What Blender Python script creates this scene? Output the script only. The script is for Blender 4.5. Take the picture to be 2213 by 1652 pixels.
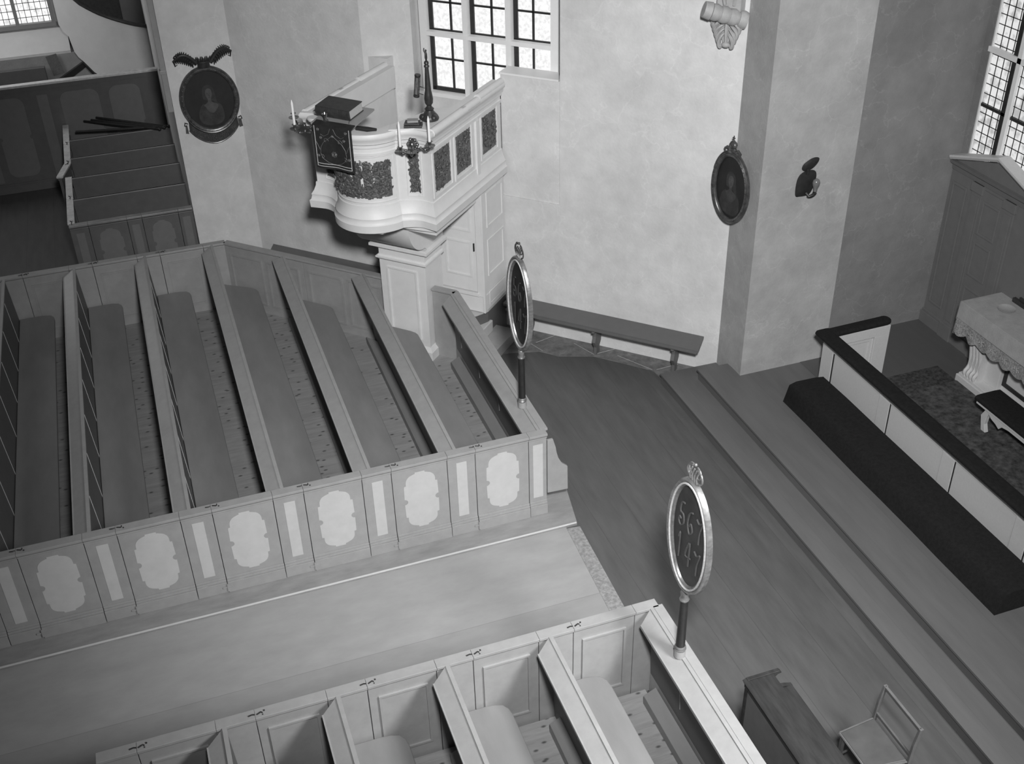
import bpy, bmesh, math, random
from mathutils import Vector, Matrix
for o in list(bpy.data.objects): bpy.data.objects.remove(o)
S=bpy.context.scene; COL=S.collection
# ---------------------------------------------------------------- camera
cam=bpy.data.objects.new('camera',bpy.data.cameras.new('camera')); COL.objects.link(cam); S.camera=cam
YAW,PIT,ROL,F=0.32439983,0.58627842,0.02595754,2434.957
fw=Vector((math.sin(YAW)*math.cos(PIT),math.cos(YAW)*math.cos(PIT),-math.sin(PIT)))
rt=Vector((math.cos(YAW),-math.sin(YAW),0)); dn=fw.cross(rt)
r2=rt*math.cos(ROL)+dn*math.sin(ROL); d2=dn*math.cos(ROL)-rt*math.sin(ROL)
cam.matrix_world=Matrix(((r2.x,-d2.x,-fw.x,0),(r2.y,-d2.y,-fw.y,0),(r2.z,-d2.z,-fw.z,8.0),(0,0,0,1)))
cam.data.sensor_width=36; cam.data.sensor_fit='HORIZONTAL'; cam.data.lens=36*F/2213; cam.data.clip_start=.05
# ---------------------------------------------------------------- world, light, exposure
w=bpy.data.worlds.new('world'); S.world=w; w.use_nodes=True
w.node_tree.nodes['Background'].inputs[0].default_value=(1,1,1,1)
w.node_tree.nodes['Background'].inputs[1].default_value=0.048
def lamp(name,kind,loc,aim,energy,**k):
    d=bpy.data.lights.new(name,kind); d.energy=energy
    for a,b in k.items(): setattr(d,a,b)
    o=bpy.data.objects.new(name,d); COL.objects.link(o); o.location=loc
    o.rotation_euler=(Vector(aim)-Vector(loc)).to_track_quat('-Z','Y').to_euler(); return o
lamp('gallery_lamp','SPOT',(0.6,0.3,8.9),(4.8,10.4,2.1),7000,spot_size=math.radians(73),spot_blend=1.0,shadow_soft_size=.35)
lamp('south_pew_fill','AREA',(4.8,1.3,6.3),(2.6,3.8,0.6),225,shape='RECTANGLE',size=1.2,size_y=1.8,spread=math.radians(88))  # unseen fill light added inside the room to brighten the bottom pews
lamp('north_arm_window_light','AREA',(-4.2,21.3,4.4),(-.1,21.9,2.3),70,shape='RECTANGLE',size=1.4,size_y=2.2)
vs=S.view_settings; vs.view_transform='Standard'; vs.look='None'; vs.gamma=1; vs.use_curve_mapping=False; vs.exposure=0.0
# ---------------------------------------------------------------- materials
def mat(name,g,rough=.6,amt=.12,scale=6.0,stretch=(1,1,1),bump=0.0,bscale=None,metal=0,spec=.5,rot=0,lines=None,detail=6):
    m=bpy.data.materials.new(name); m.use_nodes=True; nt=m.node_tree; N=nt.nodes; L=nt.links
    b=N['Principled BSDF']; b.inputs['Roughness'].default_value=rough; b.inputs['Metallic'].default_value=metal
    b.inputs['Specular IOR Level'].default_value=spec
    tc=N.new('ShaderNodeNewGeometry'); mp=N.new('ShaderNodeMapping'); mp.inputs['Scale'].default_value=stretch; mp.inputs['Rotation'].default_value=(0,0,rot)
    L.new(tc.outputs['Position'],mp.inputs['Vector'])
    nz=N.new('ShaderNodeTexNoise'); nz.inputs['Scale'].default_value=scale; nz.inputs['Detail'].default_value=detail; nz.inputs['Roughness'].default_value=.62
    L.new(mp.outputs[0],nz.inputs['Vector'])
    cr=N.new('ShaderNodeValToRGB'); lo=g*(1-amt); hi=min(1,g*(1+amt))
    cr.color_ramp.elements[0].position=.3; cr.color_ramp.elements[1].position=.7
    cr.color_ramp.elements[0].color=(lo,lo,lo,1); cr.color_ramp.elements[1].color=(hi,hi,hi,1)
    L.new(nz.outputs['Fac'],cr.inputs['Fac']); out=cr.outputs['Color']
    if lines:   # plank seams: (axis, width, direction rotation, darkness)
        ax,wd,dk=lines
        sp=N.new('ShaderNodeSeparateXYZ'); L.new(mp.outputs[0] if False else tc.outputs['Position'],sp.inputs[0])
        src=sp.outputs[ax]
        d=N.new('ShaderNodeMath'); d.operation='DIVIDE'; d.inputs[1].default_value=wd; L.new(src,d.inputs[0])
        fr=N.new('ShaderNodeMath'); fr.operation='FRACT'; L.new(d.outputs[0],fr.inputs[0])
        lt=N.new('ShaderNodeMath'); lt.operation='LESS_THAN'; lt.inputs[1].default_value=.006/wd; L.new(fr.outputs[0],lt.inputs[0])
        fl=N.new('ShaderNodeMath'); fl.operation='FLOOR'; L.new(d.outputs[0],fl.inputs[0])
        wn=N.new('ShaderNodeTexWhiteNoise'); wn.noise_dimensions='1D'; L.new(fl.outputs[0],wn.inputs['W'])
        mr=N.new('ShaderNodeMapRange'); mr.inputs['To Min'].default_value=1-.3*dk; mr.inputs['To Max'].default_value=1+.3*dk; L.new(wn.outputs['Value'],mr.inputs['Value'])
        sb=N.new('ShaderNodeMath'); sb.operation='MULTIPLY'; sb.inputs[1].default_value=dk; L.new(lt.outputs[0],sb.inputs[0])
        s2=N.new('ShaderNodeMath'); s2.operation='SUBTRACT'; L.new(mr.outputs[0],s2.inputs[0]); L.new(sb.outputs[0],s2.inputs[1])
        vm=N.new('ShaderNodeVectorMath'); vm.operation='SCALE'; L.new(out,vm.inputs[0]); L.new(s2.outputs[0],vm.inputs['Scale']); out=vm.outputs[0]
    L.new(out,b.inputs['Base Color'])
    if bump:
        n2=N.new('ShaderNodeTexNoise'); n2.inputs['Scale'].default_value=bscale or scale*8; n2.inputs['Detail'].default_value=4
        L.new(mp.outputs[0],n2.inputs['Vector'])
        bp=N.new('ShaderNodeBump'); bp.inputs['Strength'].default_value=bump; bp.inputs['Distance'].default_value=.01
        L.new(n2.outputs['Fac'],bp.inputs['Height']); L.new(bp.outputs[0],b.inputs['Normal'])
    return m
def cracked(m,dark=.8,scale=1.3,light=1.12):
    """old plaster: hairline cracks that have been filled lighter, broad stains"""
    nt=m.node_tree; N=nt.nodes; L=nt.links; b=N['Principled BSDF']; src=b.inputs['Base Color'].links[0].from_socket
    g=N.new('ShaderNodeNewGeometry'); n=N.new('ShaderNodeTexNoise'); n.inputs['Scale'].default_value=2.2; n.inputs['Detail'].default_value=5
    L.new(g.outputs['Position'],n.inputs['Vector'])
    mx=N.new('ShaderNodeVectorMath'); mx.operation='ADD'; L.new(g.outputs['Position'],mx.inputs[0]); L.new(n.outputs['Color'],mx.inputs[1])
    v=N.new('ShaderNodeTexVoronoi'); v.feature='DISTANCE_TO_EDGE'; v.inputs['Scale'].default_value=scale; L.new(mx.outputs[0],v.inputs['Vector'])
    mr=N.new('ShaderNodeMapRange'); mr.inputs['From Min'].default_value=.0; mr.inputs['From Max'].default_value=.014; mr.inputs['To Min'].default_value=light; mr.inputs['To Max'].default_value=1; L.new(v.outputs['Distance'],mr.inputs['Value'])
    n3=N.new('ShaderNodeTexNoise'); n3.inputs['Scale'].default_value=.9; n3.inputs['Detail'].default_value=8; n3.inputs['Roughness'].default_value=.7; L.new(g.outputs['Position'],n3.inputs['Vector'])
    m3=N.new('ShaderNodeMapRange'); m3.inputs['From Min'].default_value=.35; m3.inputs['From Max'].default_value=.65; m3.inputs['To Min'].default_value=dark; m3.inputs['To Max'].default_value=1.05; L.new(n3.outputs['Fac'],m3.inputs['Value'])
    mu=N.new('ShaderNodeMath'); mu.operation='MULTIPLY'; L.new(mr.outputs[0],mu.inputs[0]); L.new(m3.outputs[0],mu.inputs[1])
    vm=N.new('ShaderNodeVectorMath'); vm.operation='SCALE'; L.new(src,vm.inputs[0]); L.new(mu.outputs[0],vm.inputs['Scale']); L.new(vm.outputs[0],b.inputs['Base Color'])
    return m
def emis(name,e,amt=.1,scale=40):
    m=bpy.data.materials.new(name); m.use_nodes=True; nt=m.node_tree; N=nt.nodes; L=nt.links
    for n in list(N): N.remove(n)
    o=N.new('ShaderNodeOutputMaterial'); em=N.new('ShaderNodeEmission'); g=N.new('ShaderNodeNewGeometry'); n=N.new('ShaderNodeTexNoise')
    n.inputs['Scale'].default_value=scale; n.inputs['Detail'].default_value=5; L.new(g.outputs['Position'],n.inputs['Vector'])
    cr=N.new('ShaderNodeValToRGB'); cr.color_ramp.elements[0].position=.38; cr.color_ramp.elements[1].position=.52
    a=1-amt; cr.color_ramp.elements[0].color=(a,a,a,1); cr.color_ramp.elements[1].color=(1,1,1,1)
    L.new(n.outputs['Fac'],cr.inputs['Fac']); L.new(cr.outputs[0],em.inputs[0]); em.inputs[1].default_value=e; L.new(em.outputs[0],o.inputs[0]); return m
def knots(m):
    nt=m.node_tree; N=nt.nodes; L=nt.links; b=N['Principled BSDF']; src=b.inputs['Base Color'].links[0].from_socket
    g=N.new('ShaderNodeNewGeometry'); mp=N.new('ShaderNodeMapping'); mp.inputs['Scale'].default_value=(1,1.9,1); L.new(g.outputs['Position'],mp.inputs[0])
    v=N.new('ShaderNodeTexVoronoi'); v.voronoi_dimensions='2D'; v.inputs['Scale'].default_value=4.2; L.new(mp.outputs[0],v.inputs['Vector'])
    mr=N.new('ShaderNodeMapRange'); mr.inputs['From Min'].default_value=.05; mr.inputs['From Max'].default_value=.13; mr.inputs['To Min'].default_value=.3; mr.inputs['To Max'].default_value=1; L.new(v.outputs['Distance'],mr.inputs['Value'])
    vm=N.new('ShaderNodeVectorMath'); vm.operation='SCALE'; L.new(src,vm.inputs[0]); L.new(mr.outputs[0],vm.inputs['Scale']); L.new(vm.outputs[0],b.inputs['Base Color']); return m
M={}
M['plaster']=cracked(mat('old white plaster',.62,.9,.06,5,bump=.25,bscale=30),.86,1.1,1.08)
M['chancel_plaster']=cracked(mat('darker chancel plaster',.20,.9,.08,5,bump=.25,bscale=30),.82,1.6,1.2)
M['benchpaint']=mat('dark grey bench paint',.115,.5,.06,8)
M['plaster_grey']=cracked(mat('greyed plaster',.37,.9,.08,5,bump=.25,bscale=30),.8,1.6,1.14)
M['plaster_smooth']=mat('white limewash',.66,.9,.05,4,bump=.1,bscale=25)
M['pew']=mat('grey pew paint',.29,.36,.07,9,bump=.05,bscale=120,spec=.45)
M['pewlight']=mat('pale painted field',.46,.45,.05,9,spec=.4)
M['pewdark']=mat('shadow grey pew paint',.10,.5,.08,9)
M['seat']=mat('worn seat paint',.20,.42,.10,5,stretch=(1,.3,1),spec=.45)
M['arm']=mat('dark north pew paint',.13,.38,.08,9,spec=.5)
M['armlight']=mat('dull painted field',.18,.42,.06,9)
M['armcap']=mat('cap paint with window glare',.62,.35,.2,14)  # pale colour paints the window glare on the cap tops
M['armcap2']=mat('cap paint with faint glare',.26,.35,.3,3)  # weaker glare painted into the front cap colour
M['floor']=mat('dark painted boards',.085,.55,.16,3,stretch=(3,.5,1),lines=(0,.42,.25),bump=.05)
M['joint']=mat('pale stone joint',.30,.9,.2,20)
M['aisle']=mat('pale worn boards',.30,.6,.10,2.6,stretch=(.8,1.8,1),lines=(1,1.5,.3),bump=.06,detail=10)
M['sill']=mat('worn wooden sill',.24,.5,.16,7,stretch=(.6,2,1),detail=9)
M['stone']=cracked(mat('rough floor stone',.16,.85,.35,9,bump=.5,bscale=60),.75,1.2,1.25)
M['gravel']=mat('rough lime mortar strip',.25,.9,.35,28,bump=.6,bscale=90)
M['platform']=mat('grey painted platform boards',.115,.5,.09,3,stretch=(3,.4,1),lines=(0,.36,.1),bump=.04)
M['chancel']=mat('smooth dark chancel boards',.085,.45,.06,3,stretch=(3,.4,1))
M['plank']=knots(mat('pale knotty planks',.27,.6,.16,4.5,stretch=(.7,5,1),lines=(1,.16,.12),detail=9))
M['white']=mat('pulpit white paint',.66,.5,.04,7,bump=.08,bscale=70)
M['whitetrim']=mat('white window paint',.75,.45,.03,7)
M['rail']=mat('altar rail paint',.52,.5,.04,40)
M['black']=mat('black velvet',.012,.9,.3,30,bump=.2,spec=.2)
M['carpet']=mat('patterned dark carpet',.05,.95,.75,14,bump=.4,bscale=60,detail=3)
M['carpet2']=mat('patterned dark rug border',.035,.95,.8,22,bump=.4,bscale=60,detail=3)
M['iron']=mat('dark iron',.03,.45,.2,20,metal=.3)
M['bronze']=mat('dark brass',.28,.28,.4,25,metal=.9)
M['carving']=mat('dark carved foliage',.13,.42,.55,35,bump=.9,bscale=60,metal=.35)
M['gilt']=mat('tarnished gilt frame',.25,.35,.35,14,stretch=(1,1,2),metal=.55)
M['giltdark']=mat('dull gilt frame',.11,.35,.5,14,metal=.55)
M['silver']=mat('polished silver',.75,.15,.1,10,metal=1)
M['slate']=mat('blackboard',.03,.5,.4,6,bump=.05)
M['slate2']=mat('darker blackboard',.015,.5,.3,6)
M['chalk']=mat('faint chalk',.07,.9,.2,50)
M['chalk2']=mat('faintest chalk',.03,.9,.2,50)
M['canvas']=mat('dark oil ground',.014,.45,.3,8)
M['flesh']=mat('painted flesh',.065,.5,.25,14)
M['flesh2']=mat('painted shadow flesh',.045,.5,.3,14)
M['dress']=mat('painted drapery',.03,.5,.5,10)
M['wax']=mat('white candle wax',.8,.4,.02,10)
M['cloth']=mat('altar linen',.30,.9,.10,9,bump=.3,bscale=50)
M['lace']=mat('altar lace',.25,.9,.5,45,bump=.6,bscale=120)
M['velvet']=mat('black pulpit cloth',.014,.8,.4,18)
M['braid']=mat('silver braid',.5,.4,.2,60)
M['thread']=mat('silver embroidery',.14,.5,.3,60)
M['leather']=mat('dark book leather',.035,.5,.3,20)
M['pages']=mat('book page edges',.42,.8,.2,50,stretch=(1,1,12))
M['grey']=mat('plain grey paint',.28,.6,.05,9)
M['wood']=mat('dark varnished wood',.03,.42,.35,5,stretch=(4,.6,4),spec=.5)
M['woodmid']=mat('harmonium back panel',.13,.5,.12,6)
M['door']=mat('grey retable paint',.14,.5,.06,8)
M['chair']=mat('pale chair wood',.12,.5,.15,8)
M['leatherseat']=mat('worn seat leather',.08,.45,.15,6)
M['stonecarve']=mat('pale carved console',.36,.6,.12,12,bump=.3)
M['glass']=emis('bright window pane',1.0,.16,26)
M['glass2']=emis('bright leaded pane',.80,.4,9)
M['glass3']=emis('far leaded pane',1.1,.3,9)
M['bulb']=mat('milky bulb glass',.14,.2,.05,10)
M['paper']=mat('grey notice paper',.16,.8,.2,30)
# ---------------------------------------------------------------- mesh builder
class MB:
    def __init__(s,T=None): s.bm=bmesh.new(); s.T=T; s.mi=0
    def v(s,p):
        p=Vector(p); return s.bm.verts.new(s.T@p if s.T else p)
    def face(s,vs):
        try: f=s.bm.faces.new(vs); f.material_index=s.mi; return f
        except ValueError: return None
    def box(s,x0,x1,y0,y1,z0,z1):
        a=[s.v((x,y,z)) for z in (z0,z1) for x,y in ((x0,y0),(x1,y0),(x1,y1),(x0,y1))]
        for q in ((0,1,2,3),(4,5,6,7),(0,1,5,4),(1,2,6,5),(2,3,7,6),(3,0,4,7)): s.face([a[i] for i in q])
        return s
    def prism(s,poly,z0,z1,ax='z',top=None):
        """poly of 2D points; ax z: (x,y) extruded z; ax y: (x,z) extruded y; ax x: (y,z) extruded x. top: alternative polygon at z1"""
        f={'z':lambda p,h:(p[0],p[1],h),'y':lambda p,h:(p[0],h,p[1]),'x':lambda p,h:(h,p[0],p[1])}[ax]
        a=[s.v(f(p,z0)) for p in poly]; b=[s.v(f(p,z1)) for p in (top or poly)]; n=len(poly)
        s.face(a); s.face(b)
        for i in range(n): s.face([a[i],a[(i+1)%n],b[(i+1)%n],b[i]])
        return s
    def ring(s,outer,inner,z0,z1,ax='z'):
        f={'z':lambda p,h:(p[0],p[1],h),'y':lambda p,h:(p[0],h,p[1]),'x':lambda p,h:(h,p[0],p[1])}[ax]
        A=[[s.v(f(p,h)) for p in P] for P in (outer,inner) for h in (z0,z1)]; n=len(outer)
        for i in range(n):
            j=(i+1)%n
            s.face([A[0][i],A[0][j],A[2][j],A[2][i]]); s.face([A[1][i],A[1][j],A[3][j],A[3][i]])
            s.face([A[0][i],A[0][j],A[1][j],A[1][i]]); s.face([A[2][i],A[2][j],A[3][j],A[3][i]])
        return s
    def loft(s,rings,closed=True,caps=True):
        R=[[s.v(p) for p in r] for r in rings]; n=len(R[0])
        for a,b in zip(R,R[1:]):
            for i in range(n if closed else n-1):
                j=(i+1)%n; s.face([a[i],a[j],b[j],b[i]])
        if caps and closed: s.face(R[0]); s.face(R[-1])
        return s
    def lathe(s,prof,o=(0,0,0),axis='z',n=20,sx=1,sy=1,rot=None):
        o=Vector(o); rings=[]
        for r,h in prof:
            ring=[]
            for i in range(n):
                a=2*math.pi*i/n; p=Vector((r*math.cos(a)*sx,r*math.sin(a)*sy,h))
                if axis=='x': p=Vector((p.z,p.x,p.y))
                if axis=='y': p=Vector((p.x,p.z,p.y))
                if rot: p=rot@p
                ring.append(o+p)
            rings.append(ring)
        return s.loft(rings)
    def tube(s,pts,r,n=8,cyc=False,flat=1):
        pts=[Vector(p) for p in pts]; rings=[]; m=len(pts); rr=r if isinstance(r,(list,tuple)) else [r]*m
        up=Vector((0,0,1)); prev=None
        for i,p in enumerate(pts):
            if cyc: t=pts[(i+1)%m]-pts[i-1]
            else: t=pts[min(i+1,m-1)]-pts[max(i-1,0)]
            t.normalize()
            if prev is None:
                u=t.cross(up); 
                if u.length<.05: u=t.cross(Vector((1,0,0)))
            else: u=prev-t*prev.dot(t)
            u.normalize(); prev=u; v=t.cross(u)
            rings.append([p+(u*math.cos(2*math.pi*k/n)+v*math.sin(2*math.pi*k/n)*flat)*rr[i] for k in range(n)])
        if cyc: rings.append(rings[0])
        return s.loft(rings,caps=not cyc)
    def ball(s,c,r,n=12,sc=(1,1,1)):
        c=Vector(c); k=n//2+1; rings=[]
        for i in range(k+1):
            a=math.pi*(i/k*.98+.01); rings.append([c+Vector((math.sin(a)*math.cos(2*math.pi*j/n)*sc[0],math.sin(a)*math.sin(2*math.pi*j/n)*sc[1],math.cos(a)*sc[2]))*r for j in range(n)])
        return s.loft(rings)
    def build(s,name,m,parent=None,smooth=False,bevel=0,**kw):
        bmesh.ops.remove_doubles(s.bm,verts=s.bm.verts,dist=1e-5)
        bmesh.ops.recalc_face_normals(s.bm,faces=s.bm.faces)
        me=bpy.data.meshes.new(name); 
        if smooth:
            for f in s.bm.faces: f.smooth=True
            for e in s.bm.edges:
                if len(e.link_faces)==2 and e.calc_face_angle(0)>math.radians(40): e.smooth=False
        s.bm.to_mesh(me); s.bm.free(); o=bpy.data.objects.new(name,me); COL.objects.link(o)
        [me.materials.append(M[q]) for q in (m if isinstance(m,(list,tuple)) else [m])]
        if bevel:
            b=o.modifiers.new('bevel','BEVEL'); b.width=bevel; b.segments=2; b.limit_method='ANGLE'; b.angle_limit=math.radians(40)
        if parent:
            o.parent=parent; o.matrix_parent_inverse=parent.matrix_world.inverted() if False else Matrix.Translation(-parent.location)
        for k,v in kw.items(): o[k]=v
        return o
def thing(name,label,cat,loc=(0,0,0),group=None):
    o=bpy.data.objects.new(name,None); COL.objects.link(o); o.location=loc; o.empty_display_size=.1
    o['label']=label; o['category']=cat
    if group: o['group']=group
    return o
def struct(name,bm,m,**k): return bm.build(name,m,kind='structure',**k)
R2=math.sqrt(2)
def W(t,s,z=0):                       # diagonal wall frame: t along the wall, s out from it
    a=17.05-s*R2; b=t*R2; return ((a+b)/2,(a-b)/2,z)
c_=1/R2
PM=Matrix(((c_,-c_,0,17.05/2),(-c_,-c_,0,17.05/2),(0,0,1,0),(0,0,0,1)))   # (t,s,z)->world
# ---------------------------------------------------------------- large structure
struct('floor',MB().box(-9,3.45,-2,23.2,-.12,-.005).box(3.45,5.62,-2,12.9,-.12,0),'floor')
struct('floor.001',MB().box(-8,3.44,6.2,8.54,-.01,.004),'aisle')
struct('trim_1',MB().prism([(3.44,8.52),(3.33,6.2),(3.50,6.2),(3.585,8.5)],-.01,.008),'gravel')
struct('trim_2',MB().prism([(-8,8.54),(3.57,8.54),(3.72,9.35),(3.3,9.35),(3.3,8.9),(-8,8.9)],-.01,.035),'sill',bevel=.006)
struct('trim_6',MB().tube([(-8,8.545,.034),(3.56,8.545,.034)],.011,8),'pewlight')  # pale bead paints the bevel highlight along the sill edge
struct('floor.002',MB().prism([(3.5,12.35),(3.93,12.1),(4.42,11.98),(4.62,11.77),(5.05,11.6),(5.63,11.0),(5.67,10.55),(6.5,10.5),(6.5,11.2),(3.6,13.9)],-.01,.006),'stone')
struct('floor.003',MB().box(-8,3.25,8.88,14.6,-.01,.1),'plank')
struct('floor.004',MB().box(-8,3.25,1.5,6.15,-.01,.1),'plank')
st1=[(5.6,-1),(9.4,-1),(9.4,10.2),(6.4,10.2),(6.34,10.68),(5.6,10.7)]
struct('floor.005',MB().prism(st1,-.01,.125).prism([(5.58,-1),(6.2,-1),(6.36,10.68),(5.58,10.70)],.125,.15),'platform')
struct('floor.006',MB().prism([(5.97,-1),(9.4,-1),(9.4,10.46),(7.5,10.46),(7.5,10.2),(6.38,10.2),(6.36,10.4),(5.97,10.42)],.14,.275).prism([(5.945,-1),(9.4,-1),(9.4,10.46),(7.5,10.46),(7.5,10.2),(6.38,10.2),(6.36,10.4),(5.945,10.42)],.275,.30),'platform')
struct('floor.007',MB().prism([(7.22,-1),(9.38,-1),(9.38,10.45),(7.22,10.45)],.29,.304),'chancel')
b=MB()
for p,q in (((4.46,12.2),(4.88,12.31)),((4.93,12.0),(5.07,11.64)),((5.07,11.64),(5.38,11.66)),((5.35,11.5),(5.63,11.02)),((5.68,11.0),(6.0,11.02)),((4.33,12.35),(4.47,11.97))): b.tube([(p[0],p[1],.004),(q[0],q[1],.004)],.006,4)
struct('trim_7',b,'joint')
# diagonal wall with window recess (t -8.0..-5.25)
HT=8.2
wb=MB(PM)
wb.box(-10.12,-8.0,-.7,0,-.1,HT).box(-5.25,-3.04,-.7,0,-.1,HT).box(-8.0,-5.25,-.7,0,-.1,1.95).box(-8.0,-5.25,-.7,0,7.2,HT)
wb.prism([(-8.0,0),(-7.43,-.3),(-7.43,-.7),(-8.0,-.7)],1.95,7.2).prism([(-5.25,0),(-5.38,-.3),(-5.38,-.7),(-5.25,-.7)],1.95,7.2)
wb.box(-7.5,-5.35,-.7,-.26,1.95,3.07)
struct('wall_northeast',wb,'plaster')
struct('trim_3',MB(PM).box(-8.0,-7.66,-.27,-.03,1.95,3.53).box(-6.05,-5.26,-.27,-.02,1.95,3.54),'plaster')
struct('trim_4',MB(PM).prism([(-6.06,-.27),(-6.06,-.005),(-5.27,-.005),(-5.38,-.27)],3.54,3.565),'whitetrim')
# side wall of the north arm, face with the first portrait
struct('wall_north',MB().prism([(.48,15.68),(1.40,15.68),(2.4,16.2),(2.4,23),(.48,23)],-.1,HT),'plaster')
# east pier and chancel walls
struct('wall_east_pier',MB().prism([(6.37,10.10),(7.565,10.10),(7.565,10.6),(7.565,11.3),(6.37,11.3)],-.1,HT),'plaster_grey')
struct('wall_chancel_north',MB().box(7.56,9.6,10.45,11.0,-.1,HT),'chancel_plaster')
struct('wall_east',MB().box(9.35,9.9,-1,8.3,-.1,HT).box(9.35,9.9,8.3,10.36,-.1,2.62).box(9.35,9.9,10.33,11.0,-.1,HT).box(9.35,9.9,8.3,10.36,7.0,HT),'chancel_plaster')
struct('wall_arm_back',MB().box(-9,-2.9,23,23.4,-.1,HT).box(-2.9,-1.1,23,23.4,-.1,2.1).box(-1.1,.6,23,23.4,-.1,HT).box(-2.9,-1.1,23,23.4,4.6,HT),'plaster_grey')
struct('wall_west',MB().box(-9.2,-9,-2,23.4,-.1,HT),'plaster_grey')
# ledge under the far window
struct('trim_5',MB().prism([(22.55,1.66),(22.55,1.70),(23,2.02),(23,1.66)],-6,-.94,'x'),'plaster_smooth')
# ---------------------------------------------------------------- window 1 (diagonal wall)
def window1():
    r=thing('window_1','x','x',W(-6.4,-.3,3.1)); del r['label']; del r['category']; r['kind']='structure'
    b=MB(PM); z0,z1=3.09,7.1
    b.box(-7.29,-7.2,-.36,-.27,z0,z1).box(-5.49,-5.39,-.36,-.27,z0,z1).box(-6.68,-6.615,-.36,-.27,z0,z1).box(-6.09,-6.02,-.36,-.27,z0,z1)
    b.box(-7.2,-5.49,-.35,-.265,3.815,3.87).box(-7.2,-5.49,-.35,-.265,5.4,5.46).box(-7.43,-5.38,-.36,-.25,z0-.05,z0)
    b.build('window_frame','whitetrim',r)
    b=MB(PM)
    for t in (-7.2,-6.615,-6.02): b.box(t,t+.055,-.385,-.36,z0,z1)
    for t in (-6.89,-6.32,-5.76): b.box(t-.012,t+.012,-.385,-.362,z0,z1)
    for z in (3.51,4.22,4.9,5.8,6.5): b.box(-7.2,-5.49,-.385,-.362,z-.011,z+.011)
    for z in (3.09,3.835): b.box(-7.2,-5.49,-.385,-.36,z,z+.05)
    b.build('glazing_bar','iron',r)
    MB(PM).box(-7.25,-5.45,-.40,-.39,z0,z1).build('window_pane','glass',r)
window1()
# window 2 (east wall)
def window2():
    r=thing('window_2','x','x',(9.38,9.3,2.7)); del r['label']; del r['category']; r['kind']='structure'
    b=MB(); b.box(9.345,9.38,8.3,8.4,2.6,7.0).box(9.33,9.37,9.80,9.86,2.6,7).box(9.33,9.38,8.3,10.34,3.90,3.96).box(9.33,9.38,8.3,10.34,2.55,2.65).box(9.36,9.38,10.31,10.34,2.6,7)
    b.box(9.33,9.37,9.05,9.11,2.6,7).build('window_frame','whitetrim',r)
    b=MB()
    for y in (9.93,9.0): b.box(9.36,9.385,y-.03,y+.03,2.6,7)
    for z in (3.28,4.6): b.box(9.36,9.385,8.35,10.3,z-.018,z+.018)
    y=10.22
    while y>8.4: b.box(9.385,9.391,y-.0045,y+.0045,2.62,7); y-=.105
    z=2.72
    while z<7: b.box(9.385,9.391,8.35,10.32,z-.0045,z+.0045); z+=.115
    b.build('leaded_glazing','iron',r)
    MB().box(9.40,9.41,8.35,10.33,2.6,7).build('window_pane','glass2',r)
window2()
def window3():
    r=thing('window_3','x','x',(-2,23.1,2.1)); del r['label']; del r['category']; r['kind']='structure'
    b=MB(); b.box(-1.17,-1.10,23.0,23.1,2.1,4.6).box(-2.9,-1.1,22.98,23.1,2.06,2.14).box(-1.80,-1.74,23.0,23.08,2.1,4.6).box(-2.9,-2.82,23,23.1,2.1,4.6).box(-2.42,-2.36,23,23.08,2.1,4.6).box(-2.9,-1.1,23,23.08,3.2,3.27)
    b.build('window_frame','grey',r)
    b=MB(); x=-2.8
    while x<-1.18: b.box(x-.005,x+.005,23.09,23.097,2.1,4.6); x+=.1
    z=2.24
    while z<4.6: b.box(-2.85,-1.15,23.09,23.097,z-.005,z+.005); z+=.13
    b.build('leaded_glazing','iron',r)
    MB().box(-2.85,-1.15,23.1,23.11,2.1,4.6).build('window_pane','glass3',r)
window3()

# ---------------------------------------------------------------- pews
def frame_T(o,u,v):
    u=Vector(u); v=Vector(v); o=Vector(o)
    return Matrix(((u.x,v.x,0,o.x),(u.y,v.y,0,o.y),(0,0,1,o.z),(0,0,0,1)))
def cartouche(c,zc=.615,w=.18,h=.355,k=1.0):
    w*=k; R=[]
    R+=[(w-.035*math.sin(a),.035*-math.cos(a)) for a in [i*math.pi/8 for i in range(8,-1,-1)]][::-1]   # bite on right side (bottom to top)
    up=[(w,.05),(w*.98,.20),(w*.86,.205),(w*.86,.22)]
    R+=up
    cx,cz,rr=w*.36,h-.115,.09
    R+=[(cx+ (w*.86-cx)*math.cos(a),cz+.09*math.sin(a)+.0) for a in [i*math.pi/12 for i in range(0,6)]]
    R+=[(w*.36,h-.02),(w*.30,h-.018),(w*.28,h)]
    # lower right is a mirror
    low=[(x,-z) for x,z in reversed(R[9:])]
    right=low+R
    left=[(-x,z) for x,z in reversed(right)]
    return [(c+x,zc+z) for x,z in right+left]
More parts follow.
